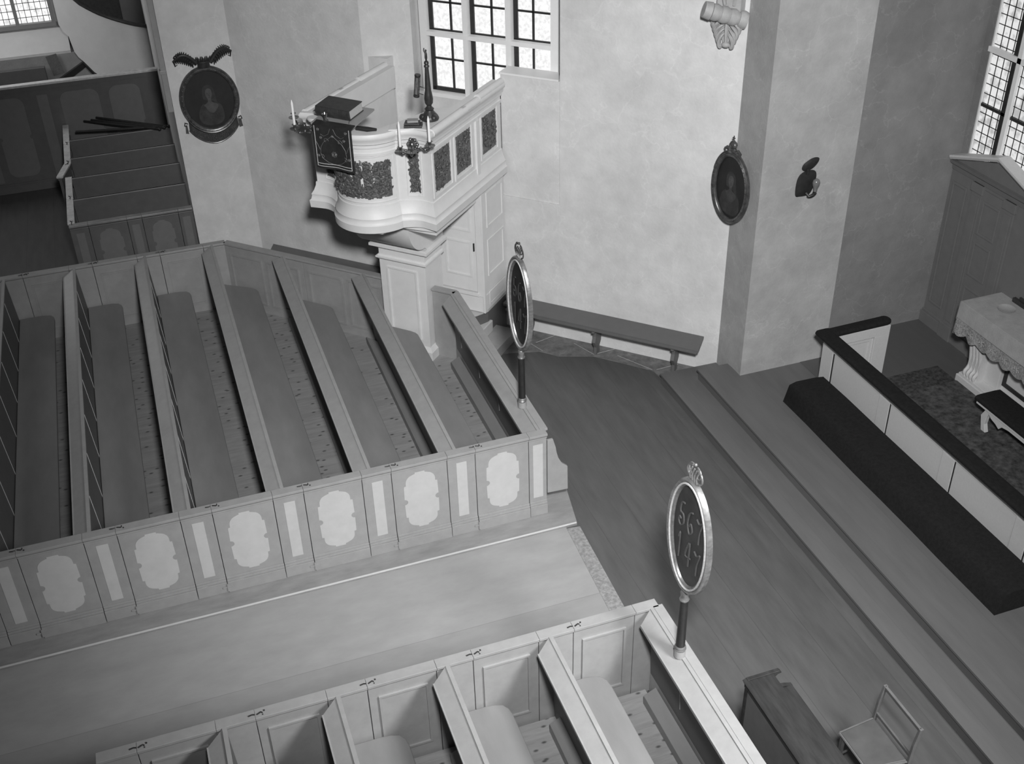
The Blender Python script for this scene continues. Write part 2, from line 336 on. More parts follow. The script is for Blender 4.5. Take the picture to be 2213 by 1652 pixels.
def make_run(root,T,elems,pm='pew',pl='pewlight',capm=None,out=True,inner=True,ztop=1.10,hinge=True,z0=.035,name_door='door'):
    for kind,u0,u1 in elems:
        g=.003; b=MB(T); b.box(u0+g,u1-g,-.045,0,z0,ztop-.05)
        b.mi=1; b.box(u0+.001,u1-.001,-.07,.03,ztop-.028,ztop); b.mi=0
        b.prism([(-.045,ztop-.05),(.012,ztop-.05),(.024,ztop-.028),(-.06,ztop-.028)],u0+.001,u1-.001,'x')
        b.box(u0+.001,u1-.001,0,.010,ztop-.068,ztop-.056)
        if out:
            e=.008 if kind=='door' else 0
            b.box(u0+g,u1-g,0,.03+e,z0,.165); b.box(u0+g,u1-g,0,.020+e,.165,.19); b.box(u0+g,u1-g,0,.010+e,.19,.215)
        o=b.build(name_door if kind=='door' else 'pilaster' if kind=='pil' else 'side_panel',[pm,capm or pm],root,bevel=.003)
        w=u1-u0; c=(u0+u1)/2
        if out:
            if kind=='door': MB(T).prism(cartouche(c,k=min(1,w/.58)),0,.0035,'y').build('painted_panel',pl,o,label='paler painted field with bitten sides')
            elif kind=='pil': 
                q=min(.055,w*.28); MB(T).box(c-q,c+q,0,.0035,.265,.965).build('painted_strip',pl,o,label='paler painted upright strip')
        if inner and kind!='pil' and w>.4:
            b=MB(T); a0,a1=u0+.08,u1-.08; h0,h1=z0+.2,ztop-.16
            n=max(1,round((a1-a0)/.75)); 
            for i in range(n):
                q0=a0+(a1-a0)*i/n+(.04 if i else 0); q1=a0+(a1-a0)*(i+1)/n-(.04 if i<n-1 else 0)
                b.ring([(q0,h0),(q1,h0),(q1,h1),(q0,h1)],[(q0+.02,h0+.02),(q1-.02,h0+.02),(q1-.02,h1-.02),(q0+.02,h1-.02)],-.062,-.045,'y')
            b.build('panel_moulding',pm,o)
        if hinge and kind=='door':
            b=MB(T); random.seed(int(u0*100)+7)
            b.tube([(u0-.05,-.03,ztop+.003),(u0-.02,-.025,ztop+.004),(u0+.0,-.03,ztop+.003)],.006,6).tube([(u0+.015,-.035,ztop+.003),(u0+.05,-.02,ztop+.005),(u0+.06,-.03,ztop+.003)],.006,6)
            b.ball((u0+.075,-.01,ztop+.002),.008,6).ball((u0+.06,-.045,ztop+.002),.006,6)
            b.build('hinge','iron',o)
            if out:
                b=MB(T); b.box(u0-.05,u0+.06,.036,.044,.10,.116).box(u0-.006,u0+.006,.036,.05,.06,.15); b.build('lower_hinge',pm,o)
        if kind=='door' and out:
            pass
D=.8825
def elems(xs,last=None):
    e=[]
    for c in xs: e+=[('pil',c-.15,c+.15),('door',c+.15,c+D-.15)]
    return e
xsN=[2.40-D*k for k in range(6,-1,-1)]
rootN=thing('pew_enclosure','grey panelled box pew enclosure with painted doors, left of the aisle below the pulpit','pew enclosure',(0.6,8.83,.03))
TN=frame_T((0,8.83,0),(1,0,0),(0,-1,0))
eN=elems(xsN)+[('pil',3.1325,3.335)]
make_run(rootN,TN,eN)
TB=frame_T((0,14.62,0),(1,0,0),(0,1,0))
eB=elems([2.40-D*k for k in range(5,2,-1)])+[('pil',-.3975+.0,-.0975)]
eB=[('pil',-3.04,-2.745),('door',-2.745,-2.16),('pil',-2.16,-1.862),('door',-1.862,-1.28),('pil',-1.28,-.98),('door',-.98,-.40),('pil',-.40,-.10),('door',-.10,.48),('side',.48,.78)]
make_run(rootN,TB,eB)
TD=frame_T(W(0,1.165),(c_,-c_,0),(c_,c_,0))       # u=t, v=-s
make_run(rootN,TD,[('side',-9.77,-8.47),('side',-8.47,-7.17)],out=False)
make_run(rootN,TD,[('side',-6.49,-6.16)],out=False)
TE=frame_T((3.34,0,0),(0,1,0),(1,0,0))
b=MB(TE); b.box(8.9,12.05,-.045,0,.035,1.05).box(8.895,12.06,-.06,.03,1.072,1.10).box(8.9,12.05,-.045,.012,1.05,1.072); b.build('side_panel','pew',rootN,bevel=.003)
# bench end panel on the outer side of the enclosure
en=[(3.345,.28),(3.345,.98),(3.41,.98),(3.44,.87),(3.45,.80),(3.47,.72),(3.51,.64),(3.575,.58),(3.58,.27)]
t=thing('side_bench','small grey bench with cut corner end standing outside the pew corner','bench',(3.46,9.0,0))
MB().prism(en,8.84,8.87,'y').build('bench_end','pew',t,bevel=.004)
MB().box(3.375,3.56,8.87,10.6,.44,.47).box(3.375,3.40,8.87,10.6,.47,.72).build('seat','pew',t)
MB().prism([(3.40,0),(3.40,.44),(3.54,.44),(3.50,0)],10.5,10.53,'y').build('leg','pew',t)

def make_pew(xt,y0,y1f,label,group,z=.1,seat=True,name='church_pew',yend_r=True,gap_light=True,board=(.035,.165),flip=False,mats=('pew','seat','pewdark')):
    """y0: door end, y1f(x): far end limit; the seat is east (+x) of the back"""
    sg=1 if y1f(xt)>y0 else -1
    r=thing(name,label,'pew',(xt,(y0+y1f(xt))/2,z),group)
    yb=y1f(xt); q=lambda x:y1f(x)
    def slab(b,x0,x1,za,zb,ys=y0):   # horizontal slab following far-end line
        b.prism([(x0,ys),(x1,ys),(x1,q(x1)),(x0,q(x0))],za,zb); return b
    # raked back
    b=MB(); A=[(xt-.035,ys_,1.085) for ys_ in (0,)]
    P=[(xt-.03,1.08),(xt-.008,1.08),(xt+.045,z),(xt+.02,z)]
    R=[[Vector((x,y0,zz)) for x,zz in P],[Vector((x,q(x),zz)) for x,zz in P]]
    b.loft(R)
    if gap_light:  # pale strips stand in for light coming through the board gaps
        b.mi=1; yy=y0+sg*.62
        while (q(xt)-yy)*sg>.2:
            for sd in ((1,) if xt<.7 else (-1,)):
                o=.013 if sd>0 else -.013
                R=[]
                for zz in (z+.35,1.05):
                    xc=xt-.019+(1.08-zz)/(1.08-z)*.052+o
                    R.append([Vector((xc+a,yy+bb,zz)) for a,bb in ((-.0025,-.004),(.0025,-.004),(.0025,.004),(-.0025,.004))])
                b.loft(R)
            yy+=sg*.74
    b.build('backrest',[mats[2],'pewlight'],r)
    # book board with flat cap
    b=MB(); P=[(xt-board[0],1.10),(xt,1.10),(xt,1.075),(xt-.02,1.07),(xt-board[1],1.02),(xt-board[1],1.042),(xt-board[0],1.088)]
    R=[[Vector((x,y0,zz)) for x,zz in P],[Vector((x,q(x)-sg*(.0 if x>xt-.05 else .10),zz)) for x,zz in P]]
    b.loft(R); b.build('book_board',mats[0],r)
    MB().loft([[Vector((x,y0,zz)) for x,zz in ((xt-board[1]-.006,1.018),(xt-board[1]+.006,1.018),(xt-board[1]+.006,1.047),(xt-board[1]-.006,1.047))],[Vector((x,q(x)-sg*.10,zz)) for x,zz in ((xt-board[1]-.006,1.018),(xt-board[1]+.006,1.018),(xt-board[1]+.006,1.047),(xt-board[1]-.006,1.047))]]).build('board_edge','pewlight' if False else mats[0],r)
    if seat:
        x0,x1=xt+.03,xt+.475; b=MB()
        if q(x1)!=q(x0):
            far=[(x1,q(x1)-.06),(x1-.02,q(x1-.02)-.02),(x1-.07,q(x1-.07)),(x0,q(x0))]
        else:
            far=[(x1,q(x1)-sg*.16),(x1-.012,q(x1)-sg*.09),(x1-.05,q(x1)-sg*.035),(x1-.12,q(x1)-sg*.01),(x1-.2,q(x1)),(x0,q(x0))]
        b.prism([(x0,y0),(x1,y0)]+far,.455,.485) ; b.build('seat',mats[1],r,bevel=.008)
        for k in range(3):
            yy=y0+(q(x1)-y0)*(.08+.42*k); MB().prism([(xt+.06,z),(xt+.06,.455),(xt+.40,.455),(xt+.34,.3),(xt+.36,z)],yy-.015,yy+.015,'y').build('seat_support',mats[0],r)
    # foot rest in front (to the west of this back)
    b=MB(); P=[(xt-.085,z),(xt-.085,z+.10),(xt+.03,z+.16),(xt+.05,z)]
    if seat is False: P=[(x-.035,zz) for x,zz in P]
    ya=y0; R=[[Vector((x,ya,zz)) for x,zz in P],[Vector((x,q(x)-sg*.14,zz)) for x,zz in P]]
    b.loft(R); b.build('foot_rest',mats[1],r,bevel=.003)
    return r
def farN(x): return min(14.55,15.30-x)
labs=['first','second','third','fourth','fifth','sixth']
NL=['leftmost church pew of the left block, its dark back cut by the frame',
 'second church pew from the left, dark back with pale seams and long grey seat',
 'third church pew from the left, narrow strip of dark back with pale seams',
 'fourth church pew from the left, seat ending where the rear partition turns',
 'fifth church pew from the left, seat ending at the middle of the diagonal partition',
 'grey church pew whose seat ends at the white pulpit pillar']
for k,xt in enumerate([-2.075,-1.195,-.28,.61,1.48,2.37]):
    f=farN
    if k==5: f=lambda x: min(15.33-x, 12.58+ (2.62-x)*.6 if x>2.36 else 15.33-x)
    make_pew(xt,8.90,farN if k<5 else (lambda x:15.12-x if x>2.38 else 15.30-x),NL[k],'church pews left of the aisle')
make_pew(3.285,8.90,lambda x:12.0,'grey book board with dark panels along the end wall of the left pew block','church pew fronts',seat=False,name='book_desk')
# ---- south block
rootS=thing('pew_enclosure','pale grey panelled box pew enclosure at the bottom of the photo, right of the aisle','pew enclosure',(1.5,6.22,0.03))
TS=frame_T((0,6.22,0),(1,0,0),(0,1,0))
make_run(rootS,TS,[('pil',-1.26,-.965),('door',-.965,-.38),('pil',-.38,-.08)]+[]+[('door',-.08,.48),('pil',.48,.80),('door',.80,1.37),('pil',1.37,1.68),('door',1.68,2.25),('pil',2.25,2.56),('door',2.56,3.12),('pil',3.12,3.335)])
b=MB(frame_T((3.34,0,0),(0,1,0),(1,0,0))); b.box(2.0,6.16,-.045,0,.035,1.05).box(2.0,6.17,-.06,.03,1.072,1.10).box(2.0,6.16,-.045,.012,1.05,1.072); b.build('side_panel','pew',rootS,bevel=.003)
SL=['leftmost pew of the bottom block, only its top corner in the frame',
 'second pew from the left in the bottom block, rounded seat end just in the frame',
 'third pew from the left in the bottom block, pale with a rounded seat end',
 'rightmost pew of the bottom block, pale broad seat beside the number board end wall']
for k,xt in enumerate([-.30,.58,1.475,2.365]):
    make_pew(xt,2.0,lambda x:6.152,SL[k],'church pews in the bottom block')
make_pew(3.285,2.0,lambda x:6.152,'pale book board along the right end wall of the bottom pew block','church pew fronts',seat=False,name='book_desk')

# ---------------------------------------------------------------- number boards
DIG={'1':[[(.35,.8),(.55,1),(.5,0)]],'4':[[(.6,0),(.65,1),(.15,.35),(.85,.4)]],'7':[[(.1,.9),(.45,.8),(.85,.95),(.55,.45),(.5,0)]],
 '5':[[(.85,1),(.45,.9),(.35,.55),(.75,.5),(.85,.2),(.5,0),(.2,.12),(.3,.3),(.5,.25)]],'6':[[(.75,.95),(.35,.8),(.15,.35),(.45,0),(.8,.2),(.6,.45),(.4,.3)]],
 '8':[[(.5,.5),(.2,.75),(.5,1),(.8,.75),(.5,.5),(.15,.25),(.5,0),(.85,.25),(.5,.5)]]}
def number_board(x,y,label,slate,chalk,gm,g2,rows,ang):
    r=thing('hymn_board',label,'number board',(x,y,1.1),'oval number boards on posts')
    MB().lathe([(.0,1.095),(.048,1.095),(.047,1.165),(.0,1.165)],(x,y,0)).build('socket','pew',r,smooth=True)
    MB().lathe([(.0,1.165),(.046,1.165),(.05,1.18),(.044,1.19),(.047,1.2),(.04,1.215),(.0,1.215)],(x,y,0)).build('collar',gm,r,smooth=True)
    MB().lathe([(.0,1.71),(.036,1.71),(.04,1.722),(.033,1.735),(.03,1.76),(.036,1.79),(.02,1.82),(.0,1.83)],(x,y,0)).build('collar',gm,r,smooth=True)
    MB().lathe([(.0,1.21),(.038,1.21),(.033,1.71),(.0,1.71)],(x,y,0)).build('post','iron',r,smooth=True)
    u=Vector((math.sin(ang),math.cos(ang),0)); n=Vector((-math.cos(ang),math.sin(ang),0)); cz=2.355; c=Vector((x,y,cz))
    A,B=.295,.535; N=48
    prof=[(0,-.012),(.0,.018),(-.012,.032),(-.026,.026),(-.034,.018),(-.044,.026),(-.055,.016),(-.064,.018),(-.072,.004),(-.072,-.012)]
    def ring(d,h): return [c+u*(A+d)*math.cos(a)+Vector((0,0,1))*(B+d)*math.sin(a)+n*h for a in [2*math.pi*i/N for i in range(N)]]
    b=MB(); R=[ring(d,h) for d,h in prof]; R.append(R[0]); b.loft(R,caps=False); o=b.build('frame',gm,r,smooth=True)
    b=MB(); b.tube(ring(-.044,.026),.0085,6,cyc=True); b.build('bright_rim','braid',o,smooth=True)
    b=MB(); b.loft([ring(-.07,-.004),ring(-.07,.003)]); bd=b.build('board',slate,r)
    b=MB()
    for ri,row in enumerate(rows):
        for ci,ch in enumerate(row):
            w=.105; h=.235
            for st in DIG[ch]:
                uu=-.175+ci*.125; zz=.03 if ri==0 else -.28
                pts=[c+n*.006+u*(-(uu+px*w))*1+Vector((0,0,zz+pz*h)) for px,pz in st]
                # smooth
                P=[]
                for i in range(len(pts)-1):
                    p0=pts[max(0,i-1)];p1=pts[i];p2=pts[i+1];p3=pts[min(len(pts)-1,i+2)]
                    for k in range(5):
                        s_=k/5; P.append(.5*((2*p1)+(-p0+p2)*s_+(2*p0-5*p1+4*p2-p3)*s_*s_+(-p0+3*p1-3*p2+p3)*s_**3))
                P.append(pts[-1]); b.tube(P,.008,5)
    b.build('painted_numbers',chalk,bd)
    b=MB()
    for k,dx in enumerate((-.09,-.03,.03,.09)):
        pts=[c+u*(dx*.5+math.sin(j*.9)*.02)+Vector((0,0,B+.0+j*.03))+n*(.0+.01*math.cos(j)) for j in range(4)]
        b.tube(pts,.007,6)
    for sx in (-1,1):
        b.tube([c+u*sx*(.10*math.sin(a))+Vector((0,0,B+.06-.07*math.cos(a))) for a in [i*.35 for i in range(9)]],.008,6)
        b.tube([c+u*sx*(.03+.05*math.sin(a))+Vector((0,0,B+.09-.05*math.cos(a))) for a in [i*.4 for i in range(9)]],.006,6)
    b.ball(c+Vector((0,0,B+.145)),.014,8); b.build('crown_crest',g2,r,smooth=True)
number_board(3.26,9.37,'oval number board with near-black face on a dark post near the pulpit steps','slate2','chalk2','gilt','giltdark',['567','147'],math.radians(-4))
number_board(3.25,5.60,'oval number board with dark grey chalked face on a post at the bottom pew block','slate','chalk','gilt','gilt',['567','147'],math.radians(-4))

# ---------------------------------------------------------------- pulpit
def offset_path(P,e):
    """open path in (t,s); positive e = outwards (away from the pulpit centre)"""
    out=[]; n=len(P)
    for i,p in enumerate(P):
        p=Vector(p); a=Vector(P[i-1]) if i else None; b=Vector(P[i+1]) if i<n-1 else None
        ns=[]
        for q0,q1 in ((a,p),(p,b)):
            if q0 is None or q1 is None: continue
            d=(q1-q0).normalized(); ns.append(Vector((-d.y,d.x)))
        m=sum(ns,Vector((0,0))).normalized(); k=m.dot(ns[0]); out.append(p+m*(e/max(k,.35)))
    return out
TC=-6.83; BR=.41; BC=1.79
def bulge(a): return (TC+BR*math.sin(a),BC+BR*math.cos(a))
def conc(p0,p1,sag,n=7):
    p0=Vector(p0);p1=Vector(p1); d=p1-p0; nn=Vector((-d.y,d.x)).normalized(); return [tuple(p0+d*(i/n)-nn*sag*math.sin(math.pi*i/n)) for i in range(n+1)]
am=math.radians(76)
b0=bulge(-am); b1=bulge(am)
PATH=[(TC-.79,0.03),(TC-.79,.70),(TC-.79,1.80)]+conc((TC-.79,1.80),(b0[0]-.03,b0[1]-.01),.05)[1:]+[bulge(-am+2*am*i/22) for i in range(23)]+conc((b1[0]+.03,b1[1]-.01),(TC+.79,1.80),.05)+[(TC+.79,.70),(TC+.79,.03)]
# path runs left->front->right; outward normal is the left-hand side of travel = (-dy,dx)
def sweep(b,path,prof):
    rings=[]
    offs=[offset_path(path,e) for e,z in prof]
    for i in range(len(path)): rings.append([(offs[k][i].x,offs[k][i].y,prof[k][1]) for k in range(len(prof))])
    b.loft(rings); return b
pul=thing('pulpit','white panelled pulpit with bowed front and dark carved foliage, raised on a square pillar','pulpit',W(TC,1.2,.1))
sweep(MB(PM),PATH,[(-.06,2.27),(.02,2.27),(.075,2.29),(.08,2.38),(.065,2.395),(.055,2.44),(.06,2.455),(.035,2.50),(.015,2.56),(.012,2.60),(0,2.605),(0,3.20),(-.06,3.20)]).build('body','white',pul,smooth=True)
sweep(MB(PM),PATH,[(-.10,3.20),(.012,3.20),(.015,3.235),(.004,3.245),(.004,3.29),(.03,3.30),(.032,3.335),(.05,3.35),(.055,3.39),(.075,3.41),(.08,3.445),(.065,3.47),(.02,3.475),(-.10,3.475)]).build('cornice','white',pul,smooth=True)
# roll on the side rims
for sg in (1,-1):
    x=TC+sg*.81
    b=MB(PM); b.tube([(x+sg*.01,.04,3.47),(x+sg*.01,.68,3.47)],.045,12); b.tube([(x+sg*.02,.70,3.45),(x+sg*.02,1.10,3.45)],.045,12); b.tube([(x+sg*.02,1.02,3.445),(x+sg*.02,1.82,3.445)],.05,12)
    b.build('hand_rail','white',pul,smooth=True)
MB(PM).prism([(TC-.77,.05),(TC+.77,.05),(TC+.77,1.76),(TC+.4,1.86),bulge(.7),bulge(0),bulge(-.7),(TC-.4,1.86),(TC-.77,1.76)],2.24,2.30).build('floor_board','white',pul)
# lower slab, cavetto and pillar
MB(PM).prism([(-7.2,.72),(-6.02,.72),(-6.02,1.80),(-6.5,1.86),(-7.2,1.80)],2.225,2.27).prism([(-7.1,.75),(-6.045,.75),(-6.045,1.765),(-7.1,1.765)],2.165,2.225).build('underside_slab','white',pul,bevel=.004)
P=[(1.30,1.69)]+[(1.36+.36*math.sin(a),1.74+.43*(1-math.cos(a))) for a in [i*math.pi/2/10 for i in range(11)]]
P+=[(.9,2.17),(.9,1.69)]
b=MB(PM); b.loft([[(-7.25,p[0],p[1]) for p in P],[(-6.46,p[0],p[1]) for p in P]]); b.loft([[(-7.42,.95+(p[0]-.95)*.75,min(p[1]+.10,2.17)) for p in P],[(-7.25,p[0],p[1]) for p in P]]); b.build('cove','white',pul,smooth=True)
b=MB(PM); b.box(-7.16,-6.50,.90,1.33,.10,1.64)
def collar(b,z0,z1,e0,e1): b.loft([[(-7.16-e0,.88,z0),(-6.50+e0,.88,z0),(-6.50+e0,1.33+e0,z0),(-7.16-e0,1.33+e0,z0)],[(-7.16-e1,.88,z1),(-6.50+e1,.88,z1),(-6.50+e1,1.33+e1,z1),(-7.16-e1,1.33+e1,z1)]])
collar(b,1.44,1.47,.005,.035); collar(b,1.47,1.49,.035,.035); collar(b,1.49,1.51,.02,.005)
collar(b,1.60,1.65,.01,.07); collar(b,1.65,1.685,.085,.085); collar(b,1.685,1.70,.085,.05)
collar(b,.0,.22,.05,.05); collar(b,.22,.27,.045,.008)
b.ring([(-7.06,.36),(-6.62,.36),(-6.62,1.36),(-7.06,1.36)],[(-7.035,.385),(-6.645,.385),(-6.645,1.335),(-7.035,1.335)],1.33,1.345,'y')
b.build('pillar','white',pul,bevel=.002)
# stair cupboard under the pulpit
cab=b=MB(PM); b.box(-7.0,-6.03,.02,.66,.80,2.30).box(-7.0,-6.02,.02,.685,.56,.79).box(-7.0,-6.02,.02,.70,2.28,2.30)
b.box(-6.74,-6.645,.66,.70,.80,2.30).box(-6.105,-6.03,.66,.70,.80,2.30)
for z0,z1 in ((.60,.80),(1.03,1.55),(1.72,2.2)): b.ring([(.07,z0),(.53,z0),(.53,z1),(.07,z1)],[(.10,z0+.03),(.50,z0+.03),(.50,z1-.03),(.10,z1-.03)],-6.03,-6.016,'x')
b.build('cupboard','white',pul,bevel=.003)
b=MB(PM); b.box(-6.64,-6.11,.66,.695,.86,2.29)
for z0,z1 in ((1.07,1.57),(1.71,2.22)): b.ring([(-6.55,z0),(-6.17,z0),(-6.17,z1),(-6.55,z1)],[(-6.525,z0+.025),(-6.195,z0+.025),(-6.195,z1-.025),(-6.525,z1-.025)],.695,.708,'y')
b.box(-6.66,-6.08,.66,.715,.80,.845)
dr=b.build('door','white',pul,bevel=.002)
MB(PM).box(-6.14,-6.125,.695,.712,1.45,1.56).build('key_plate','iron',dr)
# side parapet framing: pilaster strips and sunk panels with carved filling
def side_pts(sg): 
    X=TC+sg*.79
    return lambda s_,z,h: (X+sg*h,s_,z)
random.seed(5)
def scrolls(b,f,w,h,n,rad=(.02,.05),thick=.008):
    """foliage: f(u,v,height)->point in pulpit frame"""
    for i in range(n):
        r=random.uniform(*rad); u=random.uniform(r*.9,w-r*.9); v=random.uniform(r*.9,h-r*.9); a0=random.uniform(0,6.28); sg=random.choice((-1,1)); pts=[]
        for k in range(15):
            a=a0+sg*k*.52; q=r*(1-k/17); pts.append(f(u+q*math.cos(a),v+q*math.sin(a),.012+.012*k/15))
        b.tube(pts,[thick*(.5+.5*math.sin(math.pi*(k+1)/16)) for k in range(15)],5); b.ball(pts[-1],thick*1.3,6)
        for k in (2,6):
            a=a0+sg*k*.52; q=r*(1-k/17); c0=f(u+q*math.cos(a),v+q*math.sin(a),.014); c1=f(u+(q+r*.5)*math.cos(a+.5*sg),v+(q+r*.5)*math.sin(a+.5*sg),.010)
            b.tube([c0,[(c0[j]+c1[j])/2 for j in range(3)],c1],[thick*.6,thick*1.1,thick*.3],5)
def ragged(w,h,m=26,j=.010):
    P=[]
    for i in range(m): P.append((w*i/m,random.uniform(0,j)))
    for i in range(m): P.append((w-random.uniform(0,j),h*i/m))
    for i in range(m): P.append((w*(1-i/m),h-random.uniform(0,j)))
    for i in range(m): P.append((random.uniform(0,j),h*(1-i/m)))
    return P
for sg in (1,-1):
    f=side_pts(sg); X=TC+sg*.79
    lo=min; 
    for (s0,s1) in ((1.31,1.78),(.80,1.26),(.12,.59)):
        b=MB(PM); xa,xb=(X,X+sg*.014)
        b.ring([(s0,2.64),(s1,2.64),(s1,3.24),(s0,3.24)],[(s0+.03,2.67),(s1-.03,2.67),(s1-.03,3.21),(s0+.03,3.21)],min(xa,xb),max(xa,xb),'x')
        b.build('panel_moulding','white',pul,bevel=.003)
        b=MB(PM); w_,h_=s1-s0-.11,.47
        P=ragged(w_,h_); A=[f(s0+.055+p[0],2.705+p[1],.001) for p in P]; B=[f(s0+.055+p[0],2.705+p[1],.008) for p in P]
        b.loft([A,B]); scrolls(b,lambda u,v,h:f(s0+.055+u,2.705+v,h),w_,h_,34,(.018,.045),.0065)
        b.build('carved_panel','carving',pul,smooth=True)
    b=MB(PM); x0,x1=sorted((X,X+sg*.03)); b.box(x0,x1,.655,.735,2.6,3.2).box(x0,x1+0,.655,.735,2.27,2.6); 
    if sg>0: b.box(-6.03,-6.0,.655,.70,.56,2.28)
    b.build('pilaster','white',pul,bevel=.003)
# bowed front: sunk panel lines and large carving
fb=lambda u,v,h:(TC+(BR+h)*math.sin(u/BR-1.1),BC+(BR+h)*math.cos(u/BR-1.1),2.68+v)
b=MB(PM); P=ragged(1.1*BR*2,.47,40,.03); 
# curved plate: strips
nu=28
for i in range(nu):
    u0=1.1*BR*2*i/nu; u1=1.1*BR*2*(i+1)/nu; lo_,hi_=random.uniform(0,.03),.47-random.uniform(0,.03)
    pass
    if i%4==1 or i%7==3: hi_*=random.uniform(.3,.8)
    b.loft([[fb(u0,lo_,.001),fb(u1,lo_,.001),fb(u1,hi_,.001),fb(u0,hi_,.001)],[fb(u0,lo_,.006),fb(u1,lo_,.006),fb(u1,hi_,.006),fb(u0,hi_,.006)]])
scrolls(b,fb,1.1*BR*2,.49,60,(.035,.085),.014)
b.build('carved_panel','carving',pul,smooth=True)
b=MB(PM)
ff=lambda a,z,h:(TC+(BR+h)*math.sin(a),BC+(BR+h)*math.cos(a),z)
for z in (2.645,3.19): b.tube([ff(-1.22+2.44*i/24,z,.004) for i in range(25)],.006,6)
for a in (-1.22,1.22): b.tube([ff(a,2.645,.004),ff(a,3.19,.004)],.006,6)
b.build('panel_moulding','white',pul,smooth=True)
for sg in (1,-1):
    cx=TC+sg*.575; sb=1.80
    Pq=conc((TC-.79,1.80),(b0[0]-.03,b0[1]-.01),.05,20)
    def sy(t):  # surface s on the hollow side face
        tt=TC-abs(t-TC); best=min(Pq,key=lambda p:abs(p[0]-tt)); return best[1]
    fs=lambda u,v,h:(cx-.065+u,sy(cx-.065+u)+h,2.69+v)
    b=MB(PM); P=ragged(.13,.50,20,.022); b.loft([[fs(p[0],p[1],.001) for p in P],[fs(p[0],p[1],.008) for p in P]]); scrolls(b,fs,.13,.50,46,(.014,.036),.007); 
    b.build('carved_strip','carving',pul,smooth=True)
    b=MB(PM)
    q=[(cx-.085,2.655),(cx+.085,2.655),(cx+.085,3.21),(cx-.085,3.21)]
    for i in range(4):
        a,c=q[i],q[(i+1)%4]; b.tube([(a[0]+(c[0]-a[0])*k/6,sy(a[0]+(c[0]-a[0])*k/6)+.004,a[1]+(c[1]-a[1])*k/6) for k in range(7)],.005,6)
    b.build('panel_moulding','white',pul,smooth=True)
MB(PM).prism([(-6.44,1.99),(-6.50,1.84),(-6.30,1.20),(-6.12,1.08),(-6.03,1.10),(-6.03,1.83),(-6.2,1.84)],3.466,3.482).build('shelf','white',pul,bevel=.003)
# lectern desk with hanging cloth
b=MB(PM); b.loft([[(-7.24,1.80,3.60),(-6.72,1.80,3.60),(-6.72,2.30,3.54),(-7.24,2.30,3.54)],[(-7.24,1.80,3.62),(-6.72,1.80,3.62),(-6.72,2.30,3.565),(-7.24,2.30,3.565)]])
b.prism([(-7.05,1.9),(-6.85,1.9),(-6.85,2.12),(-7.05,2.12)],3.47,3.58); b.build('lectern','grey',pul)
b=MB(PM); b.tube([(-6.75,2.14,3.515),(-6.62,2.12,3.51),(-6.53,2.08,3.505)],[.035,.04,.02],8,flat=.6); b.build('arm_cushion','velvet',pul,smooth=True)
b=MB(PM); b.lathe([(0,0),(.085,0),(.095,.02),(.085,.04),(0,.04)],(-7.33,2.10,3.50),n=20,sx=1,sy=.7); b.build('bracket','white',pul,smooth=True)
# wooden platform and steps before the little door
t=thing('pulpit_steps','low wooden steps and platform leading to the small door under the pulpit','steps',W(-6.1,.9,0))
MB(PM).prism([(-6.95,.02),(-6.035,.02),(-6.035,.57),(-6.11,.72),(-6.35,1.12),(-6.48,1.12),(-6.48,.86),(-6.95,.86)],0,.525).build('platform','pewdark',t)
MB(PM).prism([(-6.95,.02),(-6.02,.02),(-6.02,.585),(-6.10,.74),(-6.34,1.12),(-6.48,1.12),(-6.48,.86),(-6.95,.86)],.525,.55).build('platform_edge','pewlight',t)
MB(PM).prism([(-6.35,.50),(-6.00,.50),(-6.00,1.12),(-6.35,1.12)],.19,.36).build('step','pewlight',t,bevel=.012)
MB(PM).prism([(-6.35,.34),(-5.76,.34),(-5.76,1.06),(-6.35,1.12)],0,.165).prism([(-6.35,.34),(-5.74,.34),(-5.74,1.07),(-6.35,1.12)],.165,.19).build('step','pew',t,bevel=.004)
# embroidered cloth
r=thing('pulpit_cloth','black square cloth with silver embroidery hanging over the pulpit front','cloth',W(-6.95,2.33,3.06))
b=MB(PM)
def cl(u,v):   # u 0..1 left-right, v 0..1 bottom-top
    return (-7.20+.50*u,2.335+.012*math.sin(u*9)*(1-v)-.0*v,3.06+.505*v)
n=12; F=[[cl(i/n,j/n) for j in range(n+1)] for i in range(n+1)]
def sheet(b,F,th,ax=1):
    nu=len(F); nv=len(F[0])
    A=[[b.v(p) for p in r] for r in F]; B=[[b.v([p[k]-(th if k==ax else 0) for k in range(3)]) for p in r] for r in F]
    for i in range(nu-1):
        for j in range(nv-1):
            b.face([A[i][j],A[i+1][j],A[i+1][j+1],A[i][j+1]]); b.face([B[i][j],B[i+1][j],B[i+1][j+1],B[i][j+1]])
    for i in range(nu-1):
        for j in (0,nv-1): b.face([A[i][j],A[i+1][j],B[i+1][j],B[i][j]])
    for j in range(nv-1):
        for i in (0,nu-1): b.face([A[i][j],A[i][j+1],B[i][j+1],B[i][j]])
sheet(b,F,.012)
b.loft([[(-7.20,2.335,3.565),(-7.20,2.335,3.552),(-7.20,2.24,3.572),(-7.20,2.24,3.584)],[(-6.70,2.335,3.565),(-6.70,2.335,3.552),(-6.70,2.24,3.572),(-6.70,2.24,3.584)]])
b.build('fabric','velvet',r,smooth=True)
P=lambda u,v:(cl(u,v)[0],cl(u,v)[1]+.004,cl(u,v)[2])
b=MB(PM)
for a in ([(.05,.98),(.05,.06),(.95,.06),(.95,.98)],[(.05,.12),(.95,.12)]):
    pts=[]
    for q0,q1 in zip(a,a[1:]): pts+=[P(q0[0]+(q1[0]-q0[0])*k/10,q0[1]+(q1[1]-q0[1])*k/10) for k in range(11)]
    b.tube(pts,.0038,5)
b.build('braid_border','braid',r)
b=MB(PM)
